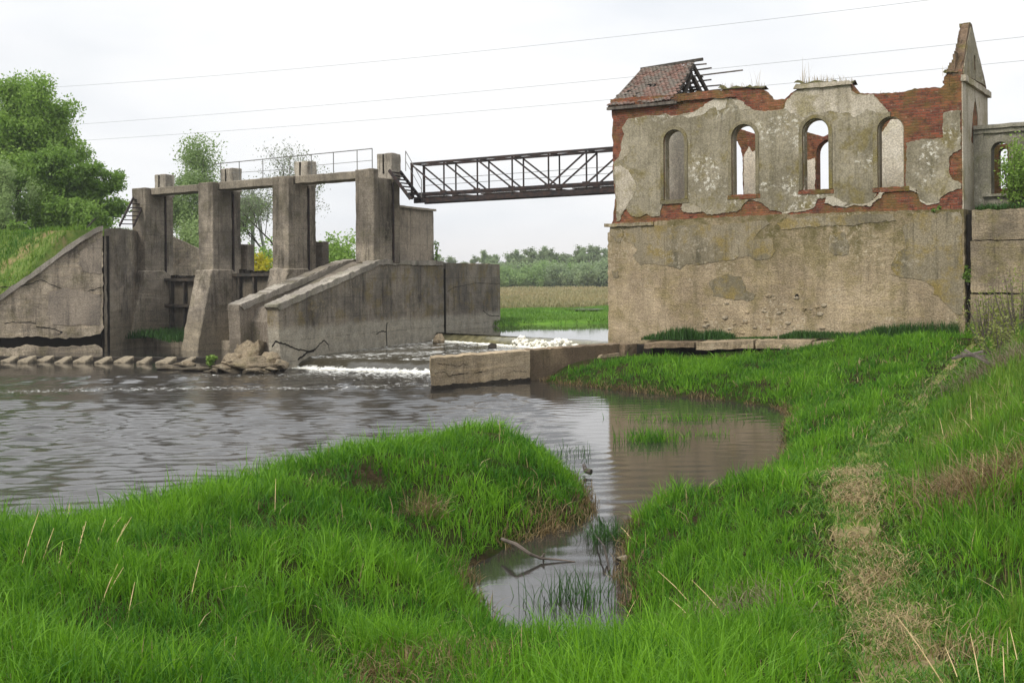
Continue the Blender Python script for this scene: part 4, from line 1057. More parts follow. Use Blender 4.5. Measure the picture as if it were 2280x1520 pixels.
def ground(P):
    """height of the near bank, its signed shore distance and distance to the path's middle"""
    sd = seg_dist(P, SHORE, True) * np.where(inside(P, SHORE), 1, -1)
    sd = sd + .12 * lump(P, 2.2)
    x, y = P[:, 0], P[:, 1]
    Z0 = np.maximum(.62 + .30 * sstep(-x, -1.6, -.4) * sstep(y, 12, 14) * sstep(-y, -22, -19), 1.56 - .058 * y) + .75 * sstep(x, 5.5, 13) * sstep(y, 12, 28)
    z = np.where(sd > 0, Z0 * (1 - np.exp(-np.maximum(sd, 0) / np.interp(y, [8.5, 13], [2.1, .8]))), np.maximum(sd * .55, -.7))
    pd = seg_dist(P, PATHL, False)
    px = np.interp(y, PATHL[:, 1], PATHL[:, 0])
    dr = x - px - .55
    z = z + np.where(sd > 0, .40 * np.maximum(dr, 0) * sstep(dr, 0, 1.5) / (1 + .06 * np.maximum(dr, 0)), 0)
    z = z + np.where(sd > .1, .13 * lump(P, .9) * sstep(sd, .1, 1.2) * sstep(pd, .2, .9), 0)
    z -= .07 * np.exp(-(pd / .35) ** 2)
    z -= .16 * np.exp(-(seg_dist(P, GULLY, False) / .22) ** 2)
    big = lump(P + 17, .55); z = z + np.where(sd > .3, .16 * big * sstep(sd, .3, 1.6) * sstep(pd, .3, 1.2), 0)
    return z, sd, pd, dr

def grid_mesh(name, xs, ys, fz):
    X, Y = np.meshgrid(xs, ys); P = np.stack([X.ravel(), Y.ravel()], 1)
    z = fz(P); nx, ny = len(xs), len(ys)
    i = np.arange(nx * ny).reshape(ny, nx)
    Q = np.stack([i[:-1, :-1].ravel(), i[:-1, 1:].ravel(), i[1:, 1:].ravel(), i[1:, :-1].ravel()], 1)
    return np_mesh(name, np.column_stack([P, z]), Q), P, z

def build_ground():
    xs = np.concatenate([np.arange(-30, -9, .6), np.arange(-9, 18, .13), np.arange(18, 60, 1.2)])
    ys = np.concatenate([np.arange(-20, 1, .8), np.arange(1, 36, .13), np.arange(36, 70, .9)])
    def fz(P):
        z, sd, pd, dr = ground(P)
        lx = (P[:, 0] - RU.o[0]) * RU.u[0] + (P[:, 1] - RU.o[1]) * RU.u[1]; ly = (P[:, 0] - RU.o[0]) * RU.n[0] + (P[:, 1] - RU.o[1]) * RU.n[1]
        cap = np.where((lx > -2.5) & (lx < RL + .05) & (ly > -1.0), .8, 99)
        fill = (lx > RL + .2) & (ly > .35) & (ly < 14)
        z = np.minimum(z, cap)
        return np.where(fill, np.minimum(ZT + .12 + .05 * lump(P, 1.5), 4.2 + (ly - .35) * 9), z)
    me, P, z = grid_mesh('near_bank', xs, ys, fz)
    o = link('near_bank_ground', me, M_SOIL, None, True); tag(o, kind='structure')
    # trodden path, draped on the bank
    n = 150; s = np.linspace(0, 1, n); cl = np.concatenate([[0], np.cumsum(np.hypot(*np.diff(PATHL, axis=0).T))]); cl /= cl[-1]
    C = np.column_stack([np.interp(s, cl, PATHL[:, 0]), np.interp(s, cl, PATHL[:, 1])])
    T = np.gradient(C, axis=0); T /= np.hypot(*T.T)[:, None]; N = np.column_stack([T[:, 1], -T[:, 0]])
    m = 7; V = []
    for j in range(m):
        w = (j / (m - 1) - .5) * 2
        hw = np.array([.20 + .10 * fbm1(q * 21, 3 if w > 0 else 8) for q in s])
        hw = hw * np.interp(s, [0, .45, .6, 1], [1.15, 1.1, .75, .4])
        p = C + N * (w * hw)[:, None]
        V.append(p)
    P = np.concatenate(V); z, *_ = ground(P)
    V = np.column_stack([P, z + .022]); i = np.arange(n * m).reshape(m, n)
    Q = np.stack([i[:-1, :-1].ravel(), i[:-1, 1:].ravel(), i[1:, 1:].ravel(), i[1:, :-1].ravel()], 1)
    o = link('path', np_mesh('path', V, Q), M_PATH, None, True); tag(o, kind='structure')

# ------------------------------------------------------------------ blades
def blades(name, base, height, lean_dir, lean, width, tint, mat, curl=1.0, label=None, kind='stuff', segs=3, parent=None):
    """one mesh of tapered bent blades. base Nx3, others N"""
    N = len(base); rg = np.random.default_rng(len(name) * 31 + N)
    face = rg.uniform(0, 2 * PI, N)
    wx, wy = np.cos(face), np.sin(face)
    lx, ly = np.cos(lean_dir), np.sin(lean_dir)
    V = np.zeros((N, segs * 2 + 1, 3), np.float32)
    for k in range(segs + 1):
        t = k / segs
        off = lean * height * (t ** 1.7) * curl
        zz = height * (t - .42 * np.minimum(lean, 1.8) * t ** 2.6)
        c = base + np.column_stack([lx * off, ly * off, zz])
        if k == segs: V[:, -1] = c; break
        w = width * (1 - .62 * t ** 1.5) * .5
        V[:, 2 * k] = c - np.column_stack([wx * w, wy * w, 0 * w]); V[:, 2 * k + 1] = c + np.column_stack([wx * w, wy * w, 0 * w])
    nv = segs * 2 + 1; b = (np.arange(N) * nv)[:, None]
    Q = np.concatenate([b + np.array([2 * k, 2 * k + 1, 2 * k + 3, 2 * k + 2]) for k in range(segs - 1)])
    Tr = b + np.array([2 * segs - 2, 2 * segs - 1, 2 * segs])
    me = np_mesh(name, V.reshape(-1, 3), Q, Tr); set_attr(me, 'tint', np.repeat(np.clip(tint, 0, 1), nv))
    o = link(name, me, mat, parent, True)
    if label or kind: tag(o, label, None, None, kind)
    return o

def scatter(rg, n, x0, x1, y0, y1):
    return np.column_stack([rg.uniform(x0, x1, n), rg.uniform(y0, y1, n)])

def frustum_keep(P, z, m=.30):
    u = P[:, 0] / np.maximum(P[:, 1], .3)
    return (np.abs(u) < .4653 + m + .5 / np.maximum(P[:, 1], .5)) & (P[:, 1] > 1.0)

def R_(rg, n): return np.where(rg.random(n) < .15, rg.uniform(1.2, 1.55, n), rg.uniform(.6, 1.15, n))

HEAPS = ((2165, 1075, .42), (2110, 985, .22), (2215, 830, .5), (1650, 1340, .25), (2120, 1420, .22))
_HP = []
def heap_gap(P, rg):
    if not _HP:
        dd = np.linspace(4, 33, 1500)
        for px, py, r in HEAPS:
            a, b = ray(px, py); z = ground(np.column_stack([a * dd, dd]))[0]
            d = dd[np.argmax(EYE + b * dd <= z + .12)]; _HP.append((a * d, d, r))
    k = np.ones(len(P), bool)
    for x, d, r in _HP: k &= (np.hypot(P[:, 0] - x, (P[:, 1] - d) * .75) > r) | (rg.random(len(P)) > .88)
    return k

def build_grass():
    rg = np.random.default_rng(11)
    bases, H, LD, LN, W, T = [], [], [], [], [], []
    # tufts: density falls with distance, blades widen
    for y0, y1, dens, per, wid in ((2.2, 5, 190, 16, .0066), (5, 8, 145, 15, .0076), (8, 12, 100, 15, .0092), (12, 17, 72, 14, .0114), (17, 24, 50, 12, .0145), (24, 34.5, 42, 12, .019)):
        hw = .80 * y1 + 1.2
        n = int(dens * 2 * hw * (y1 - y0))
        P = scatter(rg, n, -hw, hw, y0, y1)
        P = P[frustum_keep(P, 0)]
        z, sd, pd, dr = ground(P)
        lm = lump(P, 1.3); lm2 = lump(P + 31, 3.0)
        lx, ly = RU.loc(P[:, 0], P[:, 1])
        pw = np.interp(P[:, 1], [5, 11, 16, 30], [.21, .20, .16, .13]) * (1 + .5 * lump(P, 2.0))
        keep = (sd > .06) & (z > .03) & ~((lx > -.2) & (ly > -1.15)) & ~((P[:, 0] < 2.6) & (P[:, 1] > 34.0))
        dry = np.clip((dr + .3) / 2.2, 0, 1) * np.clip(.5 + .9 * lump(P + 7, .8), 0, 1)
        keep &= rg.random(len(P)) > np.where(pd < pw, .86, np.where(pd < pw * 1.7, .35, 0))
        keep &= rg.random(len(P)) > .4 * dry
        keep &= heap_gap(P, rg)
        gd = seg_dist(P, GULLY, False) + .10 * lump(P, 3.0); keep &= rg.random(len(P)) > .92 * (gd < .17)
        keep &= rg.random(len(P)) < np.where(lm2 < -.30, .4, 1)
        P, z, sd, pd, dr, lm, lm2 = [q[keep] for q in (P, z, sd, pd, dr, lm, lm2)]
        hh = np.maximum(.19, .24 + .12 * lm + .07 * lm2) * R_(rg, len(P)) * np.clip(.8 + sd * .5, .8, 1.0) * np.clip(.25 + (pd - .25) * 1.3, .22, 1)
        hh *= np.where(P[:, 1] > 22, .95, 1.0) * np.where(dr > 0, .8, 1.0)
        k = per
        R = np.repeat
        nn = len(P) * k
        a = rg.uniform(0, 2 * PI, nn); r = np.abs(rg.normal(0, .045 + .0042 * y0, nn))
        PP = R(P, k, 0) + np.column_stack([np.cos(a), np.sin(a)]) * r[:, None]
        zz, sd2, *_ = ground(PP)
        h = R(hh, k) * rg.uniform(.45, 1.25, nn)
        tuft_dir = R(rg.uniform(0, 2 * PI, len(P)), k)
        ld = np.where(rg.random(nn) < .55, a, tuft_dir) + rg.normal(0, .4, nn)
        ok = sd2 > .02
        bases.append(np.column_stack([PP, zz - .02])[ok]); H.append(h[ok]); LD.append(ld[ok])
        LN.append((np.abs(rg.normal(.42, .36, nn)) + .06)[ok]); W.append((wid * rg.uniform(.6, 1.3, nn) * np.where(rg.random(nn) < .05, 1.9, 1))[ok])
        tt = .40 + .36 * R(lm, k) + .30 * R(lm2, k) + R(rg.normal(0, .16, len(P)), k) + .10 * R(np.clip(dr, 0, 2), k) * (R(dr, k) > 0) + rg.normal(0, .16, nn)
        T.append(tt[ok])
    b = np.concatenate(bases)
    blades('grass', b, np.concatenate(H), np.concatenate(LD), np.clip(np.concatenate(LN), 0, 1.7), np.concatenate(W), np.concatenate(T), M_GRASS, label='lush green grass covering both banks of the cove')
    print('grass blades', len(b))
    n = 8000; hw = 13; P = scatter(rg, n, -hw, hw, 3, 30); z, sd, pd, dr = ground(P); lx, ly = RU.loc(P[:, 0], P[:, 1])
    ok = frustum_keep(P, z) & (sd > .1) & (lump(P + 5, 1.7) > rg.normal(-.05, .3, n)) & ~((lx > -.2) & (ly > -1.15)) & ~((P[:, 0] < 2.6) & (P[:, 1] > 34)); P, z = P[ok], z[ok]; m = len(P)
    blades('dry_grass_blades', np.column_stack([P, z]), rg.uniform(.1, .27, m), rg.uniform(0, 6.28, m), np.abs(rg.normal(.6, .5, m)), .003 + .0006 * P[:, 1], rg.uniform(0, 1, m), M_STRAW, label='yellowed dry blades mixed through the green grass')
    # short worn grass and straw litter on the path
    n = 46000; s = rg.random(n) ** .6
    y = 2.5 + 27 * (1 - s); x = np.interp(y, PATHL[:, 1], PATHL[:, 0]) + rg.normal(0, .34, n)
    P = np.column_stack([x, y]); z, sd, pd, dr = ground(P)
    ok = lump(P, 3.0) > rg.normal(.1, .45, n); P, z = P[ok], z[ok]; m = len(P)
    blades('trodden_grass', np.column_stack([P, z + .01]), rg.uniform(.04, .15, m), rg.uniform(0, 6.28, m), rg.uniform(.3, 1.1, m), .005 + .0006 * P[:, 1], rg.uniform(-.2, .9, m), M_GRASSY, label='short worn yellow green grass growing on the trodden path')
    n = 22000; y = 2.5 + 24 * (1 - rg.random(n) ** .55); x = np.interp(y, PATHL[:, 1], PATHL[:, 0]) + rg.normal(.05, .17, n)
    P = np.column_stack([x, y]); z, *_ = ground(P); ok = (lump(P + 11, 2.6) > rg.normal(.18, .32, n)) & (y < 15); P, z = P[ok], z[ok]; m = len(P)
    blades('straw_litter', np.column_stack([P, z + .03]), rg.uniform(.05, .2, m), rg.uniform(0, 6.28, m), rg.uniform(2.5, 4.0, m), .004 + .0005 * P[:, 1], rg.uniform(0, 1, m), M_PATHSTRAW, curl=.33, label='flattened pale straw lying on the path')
    # rough weeds and dry stems on the slope right of the path
    bs, H, W, LD, T = [], [], [], [], []
    n = 7000; y = rg.uniform(5, 33, n); x = np.interp(y, PATHL[:, 1], PATHL[:, 0]) + .8 + rg.random(n) ** 1.2 * (3 + .22 * y)
    P = np.column_stack([x, y]); z, sd, pd, dr = ground(P); lx, ly = RU.loc(x, y)
    ok = heap_gap(P, rg) & frustum_keep(P, z, .12) & (lump(P + 50, 1.2) > rg.normal(-.1, .35, n)) & ~((lx > -.2) & (ly > -.35)); P, z = P[ok], z[ok]
    k = 9; PP = np.repeat(P, k, 0) + rg.normal(0, .10, (len(P) * k, 2)); zz, *_ = ground(PP); m = len(PP)
    far = np.clip((PP[:, 1] - 8) / 20, 0, 1)
    blades('rough_weeds', np.column_stack([PP, zz - .02]), rg.uniform(.1, .34, m) * (1 + .6 * far), rg.uniform(0, 6.28, m), np.abs(rg.normal(.2, .2, m)), .006 + .0007 * PP[:, 1], np.repeat(lump(P + 20, 1.6) * .4 + .5, k) + rg.normal(0, .2, m), M_GRASSY, label='rough yellow green weeds on the slope right of the path')
    n = 800; y = rg.uniform(6, 31, n); x = np.interp(y, PATHL[:, 1], PATHL[:, 0]) + .9 + rg.random(n) * (2 + .3 * y)
    P = np.column_stack([x, y]); z, *_ = ground(P); ok = frustum_keep(P, z, .1) & (lump(P + 80, 1.0) > rg.normal(.25, .3, n)); P, z = P[ok], z[ok]
    k = 7; PP = np.repeat(P, k, 0) + rg.normal(0, .16, (len(P) * k, 2)); zz, *_ = ground(PP); m = len(PP)
    blades('dry_stems', np.column_stack([PP, zz]), rg.uniform(.12, .42, m), rg.uniform(0, 6.28, m), np.abs(rg.normal(.7, .5, m)), .0035 + .0005 * PP[:, 1], rg.uniform(0, 1, m), M_STRAW, label='thin dry stems standing among the weeds on the slope')
    # brown roots and dead blades hanging along the water's edge
    n = 7000; i = rg.integers(0, 38, n); t = rg.random(n); A = SHORE[i]; B = SHORE[i + 1]
    P = A + (B - A) * t[:, None] + rg.normal(0, .10, (n, 2)); z, sd, *_ = ground(P)
    ok = (sd > -.12) & (sd < .3) & (P[:, 1] > 8) & (P[:, 1] < 34.5) & frustum_keep(P, z) & (lump(P, 2.4) > -.25); P, z = P[ok], z[ok]; m = len(P)
    blades('dead_bank_grass', np.column_stack([P, np.maximum(z, -.02)]), rg.uniform(.05, .2, m), rg.uniform(0, 6.28, m), np.abs(rg.normal(.6, .4, m)), .004 + .0005 * P[:, 1], rg.uniform(-.3, .6, m), M_STRAW2, label='brown dead grass and roots fringing the water edge')
    # grass on the apron and plinth foot, the sluice sill, the terrace beside the annex
    rows = []
    def strip(pxs, n, dh, zb):
        q = rg.random(n); px = np.interp(q, np.linspace(0, 1, len(pxs)), [p[0] for p in pxs]); py = np.interp(q, np.linspace(0, 1, len(pxs)), [p[1] for p in pxs]); hh = np.interp(q, np.linspace(0, 1, len(pxs)), [p[2] for p in pxs])
        for a, b_, h_ in zip(px, py, hh):
            p = RU.front(a, 740, -.12); yv = -.2 - abs(rg.normal(0, .22)); w = RU.w(p[0], yv, 0); rows.append((w.x, w.y, zb + .030 * p[0], max(.05, h_ * rg.uniform(.5, 1.15))))
    strip([(1440, 0, .15), (1500, 0, .45), (1535, 0, .52), (1560, 0, .3), (1600, 0, .42), (1640, 0, .2)], 2200, 0, .98)
    strip([(1640, 0, .06), (1740, 0, .10), (1780, 0, .3), (1850, 0, .25), (1920, 0, .2), (1960, 0, .42), (2030, 0, .52), (2140, 0, .55)], 4600, 0, 1.0)
    rows = np.array(rows); m = len(rows)
    blades('plinth_foot_grass', rows[:, :3], rows[:, 3], rg.uniform(0, 6.28, m), np.abs(rg.normal(.25, .2, m)), np.full(m, .022), rg.normal(.45, .25, m), M_GRASSD, label='dark green grass growing along the foot of the plinth')
    n = 1500; x = rg.uniform(-BAY * 3 + 1.1, -BAY * 2 - .1, n); yv = rg.uniform(-1.5, .9, n); P = np.array([DAM.w(a, b_, .36 + .28 * math.exp(-((a + BAY * 2.5 - .2) / 1.3) ** 2)) for a, b_ in zip(x, yv)])
    blades('sluice_grass', P, rg.uniform(.12, .5, n), rg.uniform(0, 6.28, n), np.abs(rg.normal(.3, .2, n)), np.full(n, .035), rg.normal(.4, .3, n), M_GRASSD, label='grass growing on the silt below the left sluice gate')
    n = 2600; x = rg.uniform(RL + .3, RL + 6, n); yv = rg.uniform(.3, 1.5, n); P = np.array([RU.w(a, b_, ZT + .05) for a, b_ in zip(x, yv)])
    blades('terrace_grass', P, rg.uniform(.08, .26, n), rg.uniform(0, 6.28, n), np.abs(rg.normal(.3, .2, n)), np.full(n, .02), rg.normal(.4, .3, n), M_GRASSD, label='grass strip on top of the retaining wall before the annex')
    # thin weeds on the ruin's wall head
    rows = []
    for a, b_, yy, n, h in ((1600, 1700, 196, 60, .3), (1780, 1895, 182, 110, .32), (1645, 1690, 195, 10, .75), (1780, 1800, 185, 10, 1.0), (2095, 2125, 165, 14, .5), (1400, 1500, 212, 12, .2), (1950, 2090, 205, 25, .12)):
        for _ in range(n):
            px = rg.uniform(a, b_); x, z = RU.front(px, yy); w = RU.w(x, rg.uniform(.05, .4), z - .04); rows.append((w.x, w.y, w.z, h * rg.uniform(.4, 1.1)))
    rows = np.array(rows); m = len(rows)
    blades('wall_top_weeds', rows[:, :3], rows[:, 3], rg.uniform(0, 6.28, m), np.abs(rg.normal(.2, .15, m)), np.full(m, .014), rg.normal(.4, .3, m), M_STRAW, label='thin dry weeds on the broken wall tops of the ruin')
    # emergent blades in the cove
    for (cx, cy, rx, ry, n, h, lab) in ((2.75, 21.6, .55, .35, 420, .42, 'dense green reed tuft standing in the middle of the cove'), (3.9, 24.8, 1.2, .6, 260, .26, 'loose scattered reed tuft farther back in the cove'), (3.9, 22.3, .5, .3, 70, .25, 'sparse reed tuft right of the dense one in the cove'), (1.15, 13.6, .28, .5, 240, .34, 'thin dark reeds in the narrow neck of the inlet'), (.95, 19.8, .5, .9, 70, .3, 'sparse thin reeds off the tip of the grassy peninsula'), (.6, 10.9, .45, .35, 160, .45, 'tall thin grass blades in the near end of the inlet')):
        P = np.column_stack([rg.normal(cx, rx * .55, n), rg.normal(cy, ry * .55, n), np.full(n, -.05)])
        o = blades('reed_tuft', P, h * rg.uniform(.4, 1.15, n), rg.uniform(0, 6.28, n), np.abs(rg.normal(.4, .3, n)), np.full(n, .005 + .0004 * cy), rg.normal(.35, .25, n), M_GRASSD if cy < 20 else M_GRASS, kind=None)
        tag(o, lab, 'reeds', 'reed tufts in the cove')

M_STRAW2 = leaf_mat('dead_brown_grass', (.14, .098, .042), (.32, .23, .105), .2)

def build_dry_stalks():
    """tall straw-coloured stalks and heaps of dead grass: countable, so each is a thing"""
    rg = random.Random(4)
    def stalk(px, py, px2, py2, lab, zoff=.05, grp='tall dry stalks'):
        a, b = ray(px, py); P = None
        for d in np.linspace(4, 33, 1200):
            z = float(ground(np.array([[a * d, d]]))[0][0])
            if EYE + b * d <= z + zoff: P = Vector((a * d, d, z)); break
        if P is None: return
        tip = at_d(px2, py2, P.y + (.25 if py2 < py else 0)); mid = P.lerp(tip, .55) + Vector((0, 0, .03 * (tip - P).length))
        r = .0026 + .00018 * P.y
        o = MB().tube([P, mid, tip], [r, r * .8, r * .4], 5).done('dry_stalk', M_STRAWS, None); tag(o, lab, 'dry stalk', grp)
    L = [(45, 1255, 88, 1135), (90, 1250, 120, 1175), (145, 1185, 155, 1120), (128, 1260, 140, 1205), (172, 1225, 192, 1160), (176, 1210, 186, 1170), (215, 1200, 235, 1155), (250, 1215, 293, 1150), (247, 1225, 280, 1165), (232, 1190, 270, 1150), (222, 1340, 262, 1255), (232, 1325, 275, 1262), (282, 1375, 300, 1295), (424, 1320, 445, 1245), (612, 1130, 614, 1065)]
    labs = ['leftmost tall dry stalk on the near bank, leaning right', 'short dry stalk just right of the leftmost one', 'upright thin dry stalk near the water at left', 'dry stalk low between the left stalks', 'pale dry stalk of the middle left cluster, leaning slightly', 'pale dry stalk standing against its leaning twin', 'dry stalk between the two left clusters', 'longest leaning dry stalk of the right cluster on the left bank', 'dry stalk leaning beside the longest one', 'thin dry stalk topmost of the right cluster on the left bank', 'leaning dry stalk in the lower left grass, lower pair', 'second leaning dry stalk of the lower pair', 'dry stalk standing apart, lower left grass', 'lone dry stalk in the middle of the left bank', 'lone upright dry stalk near the crest of the peninsula']
    for p, l in zip(L, labs): stalk(*p, l)
    Rr = [(2110, 1518, 1995, 1368), (2143, 1520, 2105, 1440), (2186, 1518, 2160, 1408), (2237, 1518, 2233, 1438), (2270, 1475, 2248, 1395), (1550, 1345, 1465, 1270), (1550, 1375, 1490, 1330), (1620, 1365, 1540, 1290), (1390, 1375, 1415, 1335), (1405, 1190, 1382, 1172), (2185, 1090, 2190, 1010), (2108, 1000, 2092, 930), (2165, 960, 2160, 880)]
    labs = ['long bent dry stalk lying across the path at the bottom of the picture', 'dry stalk right of the long bent one, near the path', 'upright dry stalk in the bottom right grass', 'upright dry stalk, second from the right edge', 'dry stalk nearest the right edge', 'longest flattened dry stalk on the bank right of the inlet', 'flattened dry stalk below the longest one, right of the inlet', 'flattened dry stalk pointing up left, right of the inlet', 'short dry stalk at the near corner of the inlet', 'short dry stalk hanging over the narrow neck of the inlet', 'thin stalk standing in the heap of dead grass', 'curved dry stalk on the slope beside the path bend', 'tall thin stalk on the upper slope']
    for p, l in zip(Rr, labs): stalk(*p, l)
    ng = np.random.default_rng(8)
    for px, py, r, n, h, lab, m in ((2165, 1075, .55, 1500, .34, 'large heap of dead brown grass on the slope at right', M_STRAW2), (2110, 985, .3, 260, .3, 'small dead grass tussock on the slope beside the path', M_STRAW), (2215, 830, .8, 1300, .5, 'grey brown dead weed tangle below the retaining wall', M_DEADGREY), (880, 1430, .55, 700, .12, 'dead grass in the trough between the near grass mounds', M_STRAW2), (950, 1125, .22, 240, .3, 'small rusty dead tussock in the peninsula grass', M_STRAW2), (940, 1465, .7, 1500, .16, 'flat patch of dead brown grass in the near bank', M_STRAW2), (330, 1100, .3, 260, .2, 'pale dry tussock at the water edge of the left bank', M_STRAW), (1650, 1340, .45, 420, .25, 'grey dead grass tussock on the bank right of the inlet', M_DEADGREY), (1240, 1180, .5, 420, .22, 'brown dead grass hanging over the inlet from the peninsula', M_STRAW2), (2120, 1420, .35, 200, .2, 'dead grass tussock right of the path, near the bottom', M_STRAW), (830, 935, .35, 260, .2, 'pale straw fringe at the far edge of the peninsula', M_STRAW)):
        a, b = ray(px, py)
        for d in np.linspace(4, 33, 1500):
            z = float(ground(np.array([[a * d, d]]))[0][0])
            if EYE + b * d <= z + .12: break
        P = np.column_stack([ng.normal(a * d, r * .5, n), ng.normal(d, r * .7, n)]); z, *_ = ground(P)
        o = blades('dead_grass_clump', np.column_stack([P, z]), h * ng.uniform(.4, 1.3, n), ng.uniform(0, 6.28, n), np.abs(ng.normal(.8, .5, n)), np.full(n, .004 + .00045 * d), ng.uniform(-.2, 1, n), m, kind=None)
        tag(o, lab, 'dead grass', 'clumps of dead grass')
        if r > .5 and h < .2: tag(o, kind='stuff')
    # branch in the inlet
    P = [at_z(1118, 1200, .16), at_z(1150, 1212, .18), at_z(1180, 1232, .1), at_z(1205, 1242, .04), at_z(1240, 1245, .02), at_z(1280, 1250, .0)]
    m = MB().tube(P, [.02, .024, .019, .016, .012, .006], 7)
    m.tube([P[3], P[3] + Vector((.03, .03, .05)), P[3] + Vector((.02, 0, -.1))], [.018, .012, .008], 6)
    o = m.done('fallen_branch', M_TWIG, None, rough=.006); tag(o, 'grey fallen branch lying half in the water of the inlet', 'branch')
    P = [at_z(1300, 1035, .1), at_z(1306, 1046, .12), at_z(1318, 1050, .1)]
    o = MB().tube(P, [.03, .045, .05], 7).done('driftwood_stub', M_DARKWOOD, None, rough=.02); tag(o, 'dark stub of driftwood at the tip of the peninsula', 'driftwood')
    P = [at_z(1325, 1190, .05), at_z(1345, 1215, .16), at_z(1352, 1245, .04), at_z(1358, 1270, .02)]
    o = MB().tube(P, [.008, .012, .014, .012], 6).done('dark_twig', M_DARKWOOD, None, rough=.006); tag(o, 'thin dark twig standing in the narrow inlet', 'twig')
    for px, py, r, lab in ((1385, 1245, .09, 'small pale stone at the inlet waterline'),):
        p = at_z(px, py, .03); o = rock('pebble_stone', p, (r, r, r * .6), 3, M_STONE); tag(o, lab, 'stone')
    # bleached driftwood on the slope
    p = at_z(2160, 797, 1.55)
    m = MB()
    for i in range(4): m.bar(p + Vector((-.35 + .1 * i, .05 * i, .05 * i)), p + Vector((.3, .1 - .1 * i, .12 - .07 * i)), .05, .04)
    o = m.done('bleached_wood', M_WOOD, None, rough=.02); tag(o, 'bleached grey driftwood lying among weeds on the slope', 'driftwood')
    for px, y0, y1, lab in ((1733, 757, 742, 'short pale stake on the apron in front of the plinth'),):
        a = at_d(px, y0, 35.0); o = MB().bar(a, a + Vector((0, 0, .26)), .035, .035).done('stake', M_STONE, None, rough=.006); tag(o, lab, 'stake')
M_STRAWS = simple('straw_stalk', (.62, .47, .25), (.48, .35, .17), 12, .8)
M_DEADGREY = leaf_mat('dead_grey_weed', (.13, .105, .06), (.27, .22, .13), .2)

